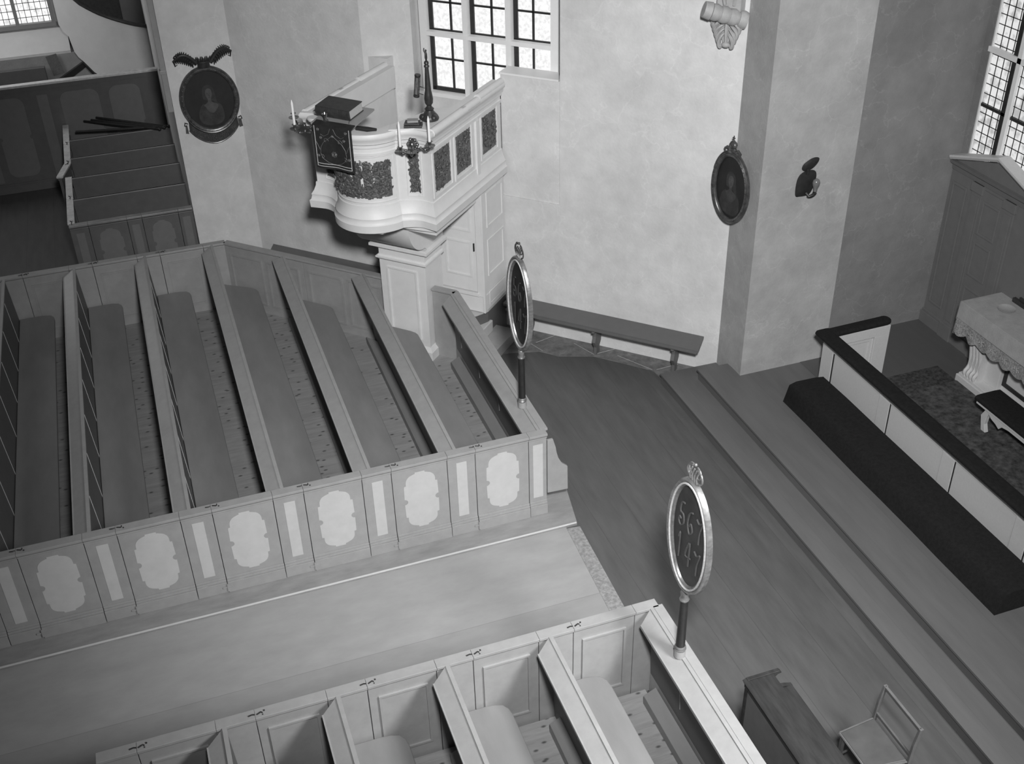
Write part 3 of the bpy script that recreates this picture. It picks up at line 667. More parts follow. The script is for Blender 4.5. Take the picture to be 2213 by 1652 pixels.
def spir(u,v,rr,a0,turn,n_=14): 
    b.tube([P(u+rr*(1-k/n_*.75)*math.cos(a0+turn*k/n_),v+rr*(1-k/n_*.75)*math.sin(a0+turn*k/n_)) for k in range(n_+1)],.0022,4)
for sg in (-1,1):
    b.tube([P(.5+sg*q[0],q[1]) for q in ((.02,.78),(.10,.72),(.24,.62),(.32,.50),(.34,.36),(.28,.24),(.16,.16),(.05,.13))],.0026,4)
    b.tube([P(.5+sg*q[0],q[1]) for q in ((.04,.95),(.10,.82),(.22,.76),(.30,.80))],.0022,4)
    b.tube([P(.5+sg*q[0],q[1]) for q in ((.34,.44),(.40,.56),(.44,.62))],.0022,4)
    for u,v in ((.30,.72),(.36,.90),(.40,.30)):
        for k in range(5): spir(.5+sg*u,v,.035,k*1.26,2.4,6)
    spir(.5+sg*.18,.66,.07,0,5); spir(.5+sg*.30,.28,.06,2,-5)
for k in range(7): spir(.5,.36,.07,k*.9,2.6,8); 
for k in range(5): spir(.5,.78,.03,k*1.26,2.6,6)
b.build('embroidery','thread',r)
# big book, silver cup, small books
def book(name,label,cat,c,L,Wd,H,ang,mcol,z,tiltz=0,group=None):
    r=thing(name,label,cat,W(c[0],c[1],z),group)
    T=PM@Matrix.Translation((c[0],c[1],z))@Matrix.Rotation(ang,4,'Z')@Matrix.Rotation(tiltz,4,'X')
    k=H*.09
    b=MB(T); b.box(-L/2,L/2,-Wd/2,Wd/2,0,k).box(-L/2,L/2,-Wd/2,Wd/2,H-k,H)
    b.loft([[(x,Wd/2-.002+H*.16*math.sin(math.pi*i/8),k*.5+(H-k)*i/8) for i in range(9)]+[(x,Wd/2-.012,H-k*.5),(x,Wd/2-.012,k*.5)] for x in (-L/2,L/2)])
    for i in range(1,6): 
        x=-L/2+L*i/6; b.loft([[(x+d,Wd/2+.004+H*.16*math.sin(math.pi*j/8),k*.5+(H-k)*j/8) for j in range(9)]+[(x+d,Wd/2-.01,H-k),(x+d,Wd/2-.01,k)] for d in (-.004,.004)])
    b.build('cover',mcol,r,bevel=.002)
    MB(T).box(-L/2+.008,L/2-.008,-Wd/2+.008,Wd/2-.004,k,H-k).build('page_block','pages',r)
    return r
bk=book('book','thick dark leather book lying closed on the pulpit lectern','book',(-7.03,2.02),.45,.27,.115,math.radians(2),'leather',3.604,math.radians(-6))
MB(PM).tube([(-6.82,2.14,3.61),(-6.80,2.20,3.595),(-6.80,2.22,3.54)],.003,4).build('ribbon','velvet',bk)
r=thing('cup','small polished silver cup standing before the big book','cup',W(-7.09,2.24,3.585))
MB(PM).lathe([(0,0),(.032,0),(.034,.008),(.022,.02),(.020,.045),(.034,.08),(.036,.088),(.030,.088),(.016,.05),(0,.045)],(-7.09,2.23,3.575),n=20).build('cup_body','silver',r,smooth=True)
g='small books on the pulpit shelf'
book('prayer_book','dark small book at the bottom of the pile on the pulpit shelf','book',(-6.24,1.78),.20,.14,.022,math.radians(-25),'leather',3.483,0,g)
book('prayer_book','dark small book in the middle of the pile on the pulpit shelf','book',(-6.25,1.78),.17,.12,.022,math.radians(-22),'leather',3.507,0,g)
book('prayer_book','pale grey booklet on top of the two dark small books','book',(-6.245,1.78),.12,.085,.024,math.radians(-30),'grey',3.531,0,g)
# carved lamp post with hourglass
r=thing('carved_stand','tall black carved stand with little figure on top, on the pulpit rim','stand',W(-6.17,1.55,3.48))
C0=(-6.17,1.53,3.482)
b=MB(PM); b.lathe([(0,0),(.10,0),(.105,.02),(.09,.05),(.055,.09),(.045,.11),(.055,.125),(.04,.14),(.03,.15)],C0,n=16)
for k in range(3): 
    a=k*2.09+.4; b.ball((C0[0]+.075*math.cos(a),C0[1]+.075*math.sin(a),C0[2]+.035),.045,10,(1,1,.9))
b.build('foot','wood',r,smooth=True)
MB(PM).lathe([(.03,.15),(.028,.165),(.045,.19),(.05,.24),(.042,.30),(.036,.33),(.022,.58),(.021,.59),(.030,.595),(.030,.61),(.020,.625),(.028,.635),(.024,.655),(.012,.665)],C0,n=14).build('shaft','wood',r,smooth=True)
b=MB(PM); b.tube([(C0[0],C0[1],C0[2]+z) for z in (.66,.70,.74,.765)],[.008,.016,.014,.006],8)
b.ball((C0[0],C0[1],C0[2]+.775),.013,8); b.tube([(C0[0],C0[1],C0[2]+.73),(C0[0]-.025,C0[1],C0[2]+.77),(C0[0]-.02,C0[1],C0[2]+.80)],.006,6); b.build('figurine','wood',r,smooth=True)
hg=Matrix.Translation((C0[0]-.12,C0[1]+.03,C0[2]+.38))@Matrix.Rotation(math.radians(8),4,'Y')
b=MB(PM@hg); b.lathe([(0,-.13),(.033,-.13),(.036,-.12),(.033,-.105),(0,-.105)],n=14).lathe([(0,.105),(.033,.105),(.036,.12),(.033,.13),(0,.13)],n=14)
for k in range(4): a=k*math.pi/2+.6; b.tube([(.03*math.cos(a),.03*math.sin(a),-.11),(.03*math.cos(a),.03*math.sin(a),.11)],.005,6)
b.tube([(.03,0,0),(.075,0,0),(.11,-.02,-.01)],.006,6); b.tube([(.03,0,-.08),(.08,-.01,-.085)],.005,6); hgo=b.build('hourglass_frame','wood',r,smooth=True)
MB(PM@hg).lathe([(0,-.10),(.024,-.095),(.026,-.06),(.006,-.005),(.006,.005),(.026,.06),(.024,.095),(0,.10)],n=14).build('hourglass_glass','bulb',hgo,smooth=True)
# candle sconces
def sconce(root,arms,label,grp):
    r=thing('candle_sconce',label,'candle holder',W(root[0],root[1],root[2]-.1),grp)
    b=MB(PM); b.lathe([(0,0),(.05,.0),(.06,.012),(.03,.03),(0,.035)],root,axis='y',n=16); b.ball((root[0],root[1]+.06,root[2]+.01),.048,12,(1,1,.8))
    for k in range(6): a=k*1.047; b.ball((root[0]+.055*math.cos(a),root[1]+.035,root[2]+.055*math.sin(a)),.022,8)
    b.build('wall_plate','bronze',r,smooth=True)
    for (e,cand) in arms:
        e=Vector(e); p0=Vector(root)+Vector((0,.05,0)); m1=p0.lerp(e,.33)+Vector((0,0,-.05)); m2=p0.lerp(e,.7)+Vector((0,0,-.05)); pts=[]
        for k in range(13):
            s_=k/12; q=p0*(1-s_)**3+m1*3*s_*(1-s_)**2+m2*3*s_*s_*(1-s_)+(e+Vector((0,0,-.02)))*s_**3; pts.append(q+Vector((0,.006*math.sin(s_*18),.010*math.sin(s_*14))))
        b=MB(PM); b.tube(pts,[.009+.005*math.sin(k*1.9) for k in range(13)],8)
        for k in (3,6,9): b.ball(pts[k]+Vector((0,.01,.012)),.017,8)
        arm=b.build('arm','bronze',r,smooth=True)
        MB(PM).lathe([(0,-.02),(.014,-.018),(.016,-.005),(.030,.0),(.058,.012),(.060,.018),(.03,.010),(.012,.014),(.012,.03),(.017,.036),(.017,.055),(.030,.06),(.032,.066),(.013,.066),(.0,.064)],e,n=18).build('drip_pan','bronze',arm,smooth=True)
        if cand: MB(PM).lathe([(0,.066),(.0155,.066),(.0135,.31),(.004,.345),(0,.355)],e,n=12).build('candle','wax',arm,smooth=True)
        else: MB(PM).lathe([(0,.06),(.006,.062),(.004,.12),(0,.15)],e,n=8).build('spike','iron',arm,smooth=True)
sconce((-6.17,1.90,3.34),[((-6.27,2.04,3.27),1),((-5.90,2.03,3.38),1),((-6.08,2.12,3.31),0)],'brass sconce with two white candles on the right side of the pulpit front','candle sconces on the pulpit')
sconce((-7.34,2.02,3.40),[((-7.60,2.12,3.36),1),((-7.72,1.96,3.42),0)],'brass sconce with one white candle sticking out left of the black cloth','candle sconces on the pulpit')

# ---------------------------------------------------------------- portraits
def oval(n,A,B): return [(A*math.cos(2*math.pi*i/n),B*math.sin(2*math.pi*i/n)) for i in range(n)]
def smoothp(pts,k=5):
    out=[]; n=len(pts)
    for i in range(n):
        p0,p1,p2,p3=[Vector(pts[(i+j)%n]) for j in (-1,0,1,2)]
        for q in range(k):
            t=q/k; out.append(tuple(.5*((2*p1)+(-p0+p2)*t+(2*p0-5*p1+4*p2-p3)*t*t+(-p0+3*p1-3*p2+p3)*t**3)))
    return out
def portrait(name,label,T,A,B,gm,fw=.05,banner=True,plumes=True,mirror=1):
    """T: local (x right, y out of the wall, z up)"""
    o=T@Vector((0,0,-B)); r=thing(name,label,'painting',tuple(o))
    N=56; prof=[(0,.0),(0,.03),(-.008,.045),(-.018,.04),(-.026,.048),(-.038,.044),(-.046,.034),(-.05,.02),(-.05,.0)]
    prof=[(d*fw/.05,h) for d,h in prof]
    R=[[( (A+d)*math.cos(a),h,(B+d)*math.sin(a)) for a in [2*math.pi*i/N for i in range(N)]] for d,h in prof]; R.append(R[0])
    b=MB(T); b.loft(R,caps=False)
    for i in range(40):
        a=2*math.pi*(i+.5)/40; b.ball(((A-.026*fw/.05)*math.cos(a),.045,(B-.026*fw/.05)*math.sin(a)),.010,6,(1.3,.6,1))
    b.build('frame',gm,r,smooth=True)
    a,c=A-fw*.9,B-fw*.9
    cv=MB(T).prism(oval(N,a,c),.003,.012,'y').build('canvas','canvas',r)
    m=mirror
    hair=smoothp([(-.09,.03),(-.08,.17),(0,.215),(.075,.16),(.10,.0),(.12,-.10),(.05,-.02),(-.05,-.0)],4)
    face=smoothp([(-.048,.07),(-.040,.14),(0,.165),(.04,.14),(.045,.07),(.02,.01),(0,-.005),(-.025,.015)],5)
    neck=[(-.022,.03),(.022,.03),(.028,-.03),(.09,-.06),(.115,-.10),(.04,-.19),(-.03,-.17),(-.07,-.10),(-.09,-.07),(-.03,-.03)]
    dress=smoothp([(-.09,-.05),(-.15,-.10),(-.19,-.22),(-.16,-.32),(-.05,-.37),(.10,-.36),(.18,-.28),(.17,-.12),(.11,-.06),(.06,-.15),(.0,-.19),(-.06,-.12)],4)
    k=c/.42
    sc=lambda P:[(m*x*k*.95,z*k) for x,z in P]
    MB(T).prism(sc(hair),.012,.0125,'y').build('painted_hair','wood',cv)
    MB(T).prism(sc(dress),.012,.0130,'y').build('painted_dress','dress',cv)
    MB(T).prism(sc(smoothp(neck,3)),.012,.0135,'y').build('painted_neckline','flesh2' if not plumes else 'flesh',cv)
    MB(T).prism(sc(face),.012,.0140,'y').build('painted_face','flesh',cv)
    b=MB(T)
    for x,z,w_,h_ in ((-.018,.095,.010,.004),(.018,.095,.010,.004),(0,.035,.014,.004),(.004,.062,.004,.016)): b.prism([(m*k*(x+w_*math.cos(q)),k*(z+h_*math.sin(q))) for q in [i*math.pi/4 for i in range(8)]],.014,.0144,'y')
    b.build('painted_features','dress',cv)
    if plumes:
        b=MB(T); b.lathe([(0,0),(.075,0),(.085,.015),(.08,.05),(.095,.075),(.085,.085),(0,.085)],(0,.05,B-.01),n=18,sx=1,sy=.6)
        for i in range(7):
            x=-.08+.16*i/6; b.tube([(x,.06,B+.07),(x*1.1,.065,B+.11),(x*1.2+.008*(-1)**i,.07,B+.145)],[.012,.014,.004],6); 
        b.build('crown','wood',r,smooth=True)
        for sg in (-1,1):
            b=MB(T); up=.05 if sg>0 else 0
            spine=[(sg*(.09+.26*t),.05,B+.05+up*t+.13*math.sin(t*2.4)) for t in [i/10 for i in range(11)]]
            b.tube(spine,[.034-.016*i/10 for i in range(11)],7)
            for i in range(1,11):
                p=spine[i]; L=.05+.05*math.sin(i/10*math.pi)
                b.tube([p,(p[0]+sg*.035,.055,p[2]-L*.45),(p[0]+sg*.025,.05,p[2]-L*1.15)],[.022,.019,.006],5)
                b.tube([p,(p[0]+sg*.02,.055,p[2]+.03),(p[0]+sg*.005,.05,p[2]+.055)],[.016,.013,.004],5)
            p=spine[-1]; b.tube([p,(p[0]+sg*.03,.05,p[2]-.03),(p[0]+sg*.02,.05,p[2]-.09),(p[0]-sg*.01,.05,p[2]-.07)],[.016,.014,.010,.005],6)
            b.build('plume','iron',r,smooth=True)
    else:
        b=MB(T); z=B
        b.ball((0,.03,z+.085),.05,12,(1,.6,.95)); b.ball((0,.03,z+.14),.015,8); b.tube([(0,.03,z+.13),(0,.03,z+.20)],.007,6); b.tube([(-.02,.03,z+.175),(.02,.03,z+.175)],.006,6)
        b.lathe([(0,0),(.05,0),(.055,.02),(.05,.035),(0,.035)],(0,.03,z+.02),n=14,sy=.6)
        for k in range(4): a_=k*math.pi/4; b.tube([(.052*math.cos(a_)*math.cos(q),.03+.034*math.sin(a_)*math.cos(q)+.0,z+.085+.052*math.sin(q)) for q in [i*math.pi/8 for i in range(9)]],.006,5)
        b.build('crown','giltdark',r,smooth=True)
        for sg in (-1,1):
            b=MB(T); b.tube([(sg*.04,.03,z+.03),(sg*.09,.035,z+.05),(sg*.13,.03,z+.02),(sg*.12,.03,z-.02),(sg*.09,.03,z-.01)],[.01,.014,.012,.009,.004],6)
            b.tube([(sg*(A+.012)*math.cos(q),.02,(B+.012)*math.sin(q)) for q in [math.radians(75-i*6) for i in range(10)]],[.010-.0006*i for i in range(10)],6)
            b.build('ribbon_scroll','giltdark',r,smooth=True)
    if banner:
        b=MB(T); P=[]
        for i in range(17): q=math.radians(-145+110*i/16); P.append(((A+.00)*math.cos(q)*1.0,(B+.00)*math.sin(q)))
        Q=[]
        for i in range(17): q=math.radians(-145+110*i/16); Q.append(((A+.0)*math.cos(q)*1.02,(B+.0)*math.sin(q)-.145+.03*abs(math.cos(q))))
        R=[[(P[i][0],.0,P[i][1]),(P[i][0],.022,P[i][1]),(Q[i][0],.022,Q[i][1]),(Q[i][0],0,Q[i][1])] for i in range(17)]; b.loft(R)
        bn=b.build('banner','wood',r)
        b=MB(T); b.tube([(q[0],.02,q[1]) for q in Q],.012,8); 
        for sg in (-1,1):
            x=sg*A*.86; z=-B*.62
            b.tube([(x,.02,z),(x+sg*.035,.03,z+.02),(x+sg*.045,.03,z-.02),(x+sg*.02,.03,z-.03)],.009,6)
            b.prism([(x-.01,z-.02),(x+sg*.035,z-.03),(x+sg*.045,z-.13),(x-.005,z-.14)],.0,.03,'y')
        b.build('banner_edge','giltdark',bn,smooth=True)
        b=MB(T); random.seed(3)
        for row in range(5):
            f=.16+.17*row
            i=1.2
            while i<15:
                k_=int(i); u=i-k_; px=P[k_][0]+(P[k_+1][0]-P[k_][0])*u; pz=P[k_][1]+(P[k_+1][1]-P[k_][1])*u; qx=Q[k_][0]+(Q[k_+1][0]-Q[k_][0])*u; qz=Q[k_][1]+(Q[k_+1][1]-Q[k_][1])*u
                if pz<-B*.5: 
                    x=px+(qx-px)*f; z=pz+(qz-pz)*f; h_=random.uniform(.005,.009); b.box(x-.002,x+.002+random.uniform(0,.004),.022,.0235,z-h_,z+h_)
                i+=random.choice((.22,.26,.3,.5))
        b.build('worn_lettering','giltdark',bn)
    return r
T1=Matrix(((1,0,0,.975),(0,-1,0,15.68),(0,0,1,2.735),(0,0,0,1)))
portrait('oval_portrait','oval painting of a lady in a dark frame with plumed crown and lettered banner','T'and T1,.405,.475,'giltdark',.075)
T2=Matrix(((.241,-.971,0,6.245),(-.971,-.241,0,10.505),(0,0,1,2.66),(0,0,0,1)))
portrait('oval_portrait','narrow-looking oval painting of a lady with small crown on the shaded pier side',T2,.30,.43,'giltdark',.06,banner=False,plumes=False)
# wall lamp on the pier
r=thing('wall_lamp','small dark metal wall lamp with shell-shaped reflector and glass bulb on the pier','wall lamp',(6.97,10.1,2.6))
TL=Matrix(((1,0,0,6.95),(0,-1,0,10.1),(0,0,1,2.78),(0,0,0,1)))
def leafpl(b,P,y0,y1,bul=.03):
    c=Vector((sum(p[0] for p in P)/len(P),sum(p[1] for p in P)/len(P)))
    A=[(p[0],y0,p[1]) for p in P]; Bq=[(p[0],y0+.008,p[1]) for p in P]; C=[(c.x+(p[0]-c.x)*.7,y0+bul*.7,c.y+(p[1]-c.y)*.7) for p in P]; D_=[(c.x+(p[0]-c.x)*.35,y0+bul,c.y+(p[1]-c.y)*.35) for p in P]
    b.loft([A,Bq,C,D_])
b=MB(TL); leafpl(b,smoothp([(-.115,-.15),(-.12,.0),(-.09,.09),(-.02,.13),(.08,.13),(.125,.08),(.12,-.03),(.08,-.14),(.03,-.17),(-.06,-.17)],4),0,0,.03); b.build('reflector','iron',r,smooth=True)
b=MB(TL); leafpl(b,smoothp([(-.07,.16),(-.05,.22),(.05,.275),(.13,.27),(.13,.22),(.07,.155),(-.02,.13)],4),0,0,.025); b.tube([(0,.02,.10),(0,.03,.17)],.02,8); b.build('top_plate','iron',r,smooth=True)
b=MB(TL); b.tube([(.0,.03,-.12),(.03,.06,-.16),(.07,.08,-.14),(.085,.085,-.11)],[.018,.016,.02,.026],8); b.ball((.06,.04,-.175),.035,10,(1.3,.6,.5)); b.build('arm','iron',r,smooth=True)
MB(TL).lathe([(0,-.10),(.022,-.095),(.024,-.06),(.040,-.02),(.044,.01),(.034,.04),(.012,.056),(0,.058)],(.085,.085,0),n=16).build('bulb','bulb',r,smooth=True)
# carved console at the top of the pier corner
r=thing('carved_console','pale carved console with ribbed roll and acanthus leaves high at the wall corner','console',W(-3.26,.1,4.2))
b=MB(PM); prof=[(0,-.24)]
for k,(q,rr) in enumerate(((-.24,.085),(-.16,.095),(-.155,.06),(-.15,.085),(-.10,.092),(-.055,.075),(-.05,.085),(0,.094),(.045,.078),(.05,.085),(.10,.092),(.15,.07),(.155,.085),(.20,.10),(.24,.09))): prof.append((rr,q))
prof.append((0,.24)); rot=Matrix.Rotation(math.radians(18),3,'Y')@Matrix.Rotation(math.radians(-25),3,'Z')
b.lathe(prof,(-3.27,.15,4.57),axis='x',n=20,rot=rot)
sp=[(-3.27+.23,.15+.07*math.cos(a)*(1-a/14),4.50+.07*math.sin(a)*(1-a/14)) for a in [i*.6 for i in range(18)]]
b.build('roll','stonecarve',r,smooth=True)
b=MB(PM); b.loft([[(x-3.26,.0,z) for x,z in ((-.15,5.2),(.17,5.2),(.16,4.52),(.10,4.36),(.03,4.22),(-.04,4.22),(-.10,4.34),(-.16,4.52))],[(x-3.26,.07,z) for x,z in ((-.12,5.2),(.14,5.2),(.13,4.52),(.08,4.38),(.02,4.25),(-.03,4.25),(-.08,4.36),(-.13,4.52))]])
for sg in (-1,1):
    for k in range(5):
        x0=-3.25+sg*.02; z0=4.56-.05*k; w_=.15-.022*k
        pts=[(x0,.10,z0),(x0+sg*w_*.45,.125,z0-.02),(x0+sg*w_*.9,.115,z0-.08),(x0+sg*w_*.8,.10,z0-.14),(x0+sg*w_*.55,.10,z0-.145),(x0+sg*w_*.5,.115,z0-.11)]
        b.tube([tuple(q) for q in smoothp(pts,3)[:-3]],[.008+.016*math.sin(math.pi*i_/15) for i_ in range(15)],6)
    b.tube([(-3.25+sg*.05,.08,4.66),(-3.25+sg*.07,.10,4.78),(-3.25+sg*.04,.10,4.9),(-3.25+sg*.10,.09,5.1)],[.02,.028,.024,.02],6)
b.tube([(-3.25,.09,4.6),(-3.25,.12,4.42),(-3.25,.10,4.25)],[.02,.024,.018],6); b.ball((-3.25,.10,4.24),.04,10,(1.3,.8,.8)); b.build('acanthus','stonecarve',r,smooth=True)
# ---------------------------------------------------------------- wall bench
r=thing('wall_bench','long grey bench fixed along the diagonal plaster wall on shaped legs','bench',W(-4.5,.2,0))
MB(PM).prism([(-9.9,.005),(-7.2,.005),(-7.2,.36),(-9.75,.36)],.455,.495).build('seat','benchpaint',r,bevel=.004)
MB(PM).prism([(-5.97,.005),(-3.24,.005),(-3.20,.36),(-5.42,.36),(-5.97,.25)],.455,.495).prism([(-5.9,.30),(-5.4,.342),(-3.22,.342),(-3.22,.362),(-5.4,.362),(-5.9,.32)],.43,.46).build('seat','benchpaint',r,bevel=.004)
for t0 in (-9.0,-8.0,-5.6,-4.63,-3.55):
    P=[(.03,.455),(.33,.455),(.33,.38),(.27,.36),(.27,.30),(.30,.22),(.24,.12),(.24,.0),(.12,.0),(.13,.10),(.08,.16),(.07,.25),(.10,.33),(.03,.38)]
    MB(PM).prism(P,t0-.02,t0+.02,'x').build('leg','benchpaint' if t0>-7 else 'benchpaint',r,bevel=.003)
# ---------------------------------------------------------------- altar rail
r=thing('altar_rail','pale panelled altar rail with black padded top on the chancel step','altar rail',(7.2,7,.3))
def rail_run(T,stiles,u0,u1,h0=.30,h1=.99,inset=True):
    b=MB(T); b.box(u0,u1,-.055,-.045,h0,h1)
    b.box(u0,u1,-.06,0,h0,.42).box(u0,u1,-.06,0,.86,h1)
    for a,c in stiles: b.box(a,c,-.06,0,.42,.86)
    return b
TW=frame_T((7.16,0,0),(0,1,0),(-1,0,0))
fac=rail_run(TW,[(9.40,9.61)]+[(8.28-1.11*k,8.47-1.11*k) for k in range(6)]+[(1.4,1.8)],1.4,9.61)
fac.build('west_panelling','rail',r,bevel=.004)
for k in range(6):
    a,c=8.47-1.11*k,9.40-1.11*k
    b=MB(TW); b.prism([(a+.004,.444),(c-.022,.444),(c-.022,.856),(a+.004,.856)],-.05,-.012,'y').build('raised_panel','rail',r)
    MB(TW).box(c-.024,c-.006,-.03,-.006,.42,.858).box(a+.004,c-.006,-.03,-.006,.424,.442).build('dark_edging','iron',r)
TR=frame_T((0,9.61,0),(1,0,0),(0,1,0))
b=rail_run(TR,[(7.225,7.38),(7.82,8.02)],7.225,8.02)
b.box(7.225,8.02,-.09,-.06,.30,.42).box(7.225,8.02,-.09,-.06,.86,.99).box(7.225,7.38,-.09,-.06,.42,.86).box(7.82,8.02,-.09,-.06,.42,.86)
b.build('north_panelling','rail',r,bevel=.004)
MB(TR).ring([(7.40,.44),(7.80,.44),(7.80,.84),(7.40,.84)],[(7.44,.48),(7.76,.48),(7.76,.80),(7.44,.80)],-.066,-.054,'y').build('panel_moulding','rail',r,bevel=.003)
def pad(b,P0,P1,w,h,z):
    d=(Vector(P1)-Vector(P0)); L=d.length; d.normalize(); n=Vector((-d.y,d.x)); prof=[(-w/2,0),(-w/2,h*.6),(-w/2+.02,h*.92),(-w/4,h),(w/4,h),(w/2-.02,h*.92),(w/2,h*.6),(w/2,0)]
    b.loft([[tuple(Vector(P)+n*a)+(z+q,) for a,q in prof] for P in (P0,P1)])
b=MB(); pad(b,(7.155,9.66),(7.155,1.4),.20,.055,.995); b.build('padded_top','black',r,bevel=.01)
b=MB(); pad(b,(7.06,9.58),(7.98,9.60),.16,.055,.996); b.lathe([(0.001,0),(.08,0),(.08,.035),(.06,.050),(0.001,.051)],(7.975,9.60,.9985),n=16); b.build('padded_top','black',r,bevel=.008)
r=thing('kneeler','long low kneeling step covered in black velvet before the altar rail','kneeler',(6.85,7,.3))
b=MB(); 
prof=[(7.09,.30),(7.09,.53),(6.98,.545),(6.72,.55),(6.65,.53),(6.625,.49),(6.60,.40),(6.57,.30)]
def rr(y,k): return [(x-(.0 if i<3 else k*.0),y,z) for i,(x,z) in enumerate(prof)]
R=[[(7.09 if i<2 else 7.09-(7.09-x)*.93,9.46,min(z,.50)) for i,(x,z) in enumerate(prof)],[(x,9.42,z) for x,z in prof]]+[[(x+.004*math.sin(k*1.7),9.42-k*.5,z+.004*math.sin(k*1.1)) for x,z in prof] for k in range(1,9)]
R[-1]=[(x,5.66,z) for x,z in prof]
b.loft(R); b.build('velvet_cover','black',r,smooth=True)
# carpets
o=MB().box(7.23,8.74,1.2,9.40,.304,.312).build('rug','carpet2'); o['label']='very dark patterned rug showing as a border strip nearest the north chancel wall'; o['category']='rug'
o=MB().box(7.23,8.74,1.2,9.03,.312,.322).build('rug','carpet'); o['label']='dark patterned rug between the altar rail and the altar'; o['category']='rug'
# ---------------------------------------------------------------- altar
r=thing('altar','stone-grey altar with reeded scroll legs on a stepped plinth','altar',(9.0,7.5,.3))
MB().box(8.74,9.33,5.95,9.07,.304,.40).box(8.76,9.33,5.98,9.05,.40,.43).build('plinth','rail',r,bevel=.006)
b=MB(); b.box(8.97,9.33,6.15,8.86,.43,1.28); b.box(8.90,9.0,8.55,8.84,.43,1.28).box(8.90,9.0,6.15,6.45,.43,1.28).box(8.93,9.0,6.45,8.55,1.1,1.28); b.build('body','rail',r,bevel=.004)
MB().ring([(6.45,.50),(8.55,.50),(8.55,1.10),(6.45,1.10)],[(6.50,.55),(8.50,.55),(8.50,1.05),(6.50,1.05)],8.955,8.975,'x').build('dark_edging','iron',r)
b=MB(); b.box(8.70,9.34,5.84,9.20,1.28,1.338); b.build('table_slab','rail',r,bevel=.006)
for yc,sg in ((8.95,1),(6.07,-1)):
    for k in range(4):
        y=yc-.055*sg*k+.02; b=MB()
        pts=[(8.80-.0*k,y,.47),(8.775,y,.45),(8.77,y,.49),(8.80,y,.53),(8.82,y,.60),(8.80,y,.75),(8.765,y,.92),(8.755,y,1.05),(8.78,y,1.18),(8.84,y,1.28)]
        b.tube(smoothp(pts,3)[:-9],.022,8); b.build('reeded_scroll','rail',r,smooth=True)
    MB().box(8.80,8.98,min(yc-.17*sg,yc+.03*sg),max(yc-.17*sg,yc+.03*sg),.43,1.28).build('leg_block','rail',r)
# altar cloth with scalloped lace
r=thing('altar_cloth','white altar cloth with scalloped lace border hanging over the altar edge','tablecloth',(9.0,7.5,1.34))
MB().box(8.692,9.345,5.84,9.19,1.338,1.346).build('linen_top','cloth',r,bevel=.004)
def drop(P0,P1,out,base,n_sc,name,m,z1,amp,seg=14):
    P0=Vector(P0);P1=Vector(P1);o=Vector(out); N=n_sc*seg; A=[];Bq=[]
    top=[];bot=[]
    for i in range(N+1):
        s_=i/N; p=P0.lerp(P1,s_); ph=s_*n_sc
        w_=.012*math.sin(ph*math.pi*2*.7)+.006*math.sin(ph*5.1)
        sc=abs(math.sin(math.pi*ph)); 
        top.append(p+o*(.004)+Vector((0,0,base))); bot.append(p+o*(.02+w_)+Vector((0,0,z1-amp*sc)))
    b=MB(); F=[]
    for i in range(N+1): F.append([tuple(bot[i].lerp(top[i],q/4)) for q in range(5)])
    ax=0 if abs(out[0])>.5 else 1; sheet(b,F,.005*(1 if out[ax]>0 else -1),ax); b.build(name,m,r,smooth=True)
drop((8.69,9.19,0),(8.69,5.84,0),(-1,0,0),1.344,1,'linen_drop','cloth',1.14,0,40)
drop((8.685,9.19,0),(8.685,5.84,0),(-1,0,0),1.145,17,'lace_border','lace',.98,.045)
drop((8.69,9.20,0),(9.34,9.20,0),(0,1,0),1.344,1,'linen_drop','cloth',1.10,0,14)
drop((8.69,9.205,0),(9.34,9.205,0),(0,1,0),1.105,3,'lace_border','lace',.90,.05)
for k in range(17):
    b=MB(); y=9.19-.197*(k+.5)
    for q in range(6):
        a=q*1.047; b.tube([(8.655,y,1.05),(8.650,y+.03*math.cos(a),1.05+.035*math.sin(a)),(8.655,y+.045*math.cos(a+.4),1.05+.05*math.sin(a+.4))],.005,4)
    b.build('lace_sprig','cloth',r)

r=thing('plate','round shallow dish lying on the altar cloth','plate',(9.04,8.84,1.346))
MB().lathe([(0,0),(.06,0),(.085,.012),(.10,.018),(.10,.022),(.08,.014),(.055,.006),(0,.006)],(9.04,8.84,1.347),n=28).build('dish','cloth',r,smooth=True)
r=thing('altar_stand','dark low stand at the back of the altar, cut by the photo edge','stand',(9.28,8.6,1.346))
MB().box(9.23,9.33,8.3,8.98,1.346,1.40).box(9.25,9.32,8.4,8.9,1.40,1.44).build('base','wood',r,bevel=.004)
# black padded bench
r=thing('padded_bench','long bench with black cushion and pale scrolled legs in front of the altar','bench',(8.5,7.4,.32))
MB().box(8.33,8.66,6.45,8.24,.60,.635).build('frame','rail',r,bevel=.004)
b=MB(); pad(b,(8.495,8.27),(8.495,6.42),.36,.06,.636); b.build('cushion','black',r,bevel=.012)
for y in (8.12,6.6):
    for sg in (-1,1):
        b=MB(); xc=8.495+sg*.13; q=1 if y>7 else -1
        P=[(y+.03*q,.60),(y-.02*q,.50),(y+.0*q,.42),(y+.03*q,.325),(y+.10*q,.325),(y+.06*q,.42),(y+.07*q,.52),(y+.09*q,.60)]
        P=[(2*y-a,z) for a,z in P]; 
        b.prism(P,xc-.025,xc+.025,'x'); b.build('leg','rail',r,bevel=.004)
b=MB(); P=[(7.2,.60),(8.05,.60),(7.98,.55),(7.9,.53),(7.84,.50),(7.8,.55),(7.7,.57),(7.3,.57)]; b.prism(P,8.335,8.355,'x'); b.build('apron','rail',r)
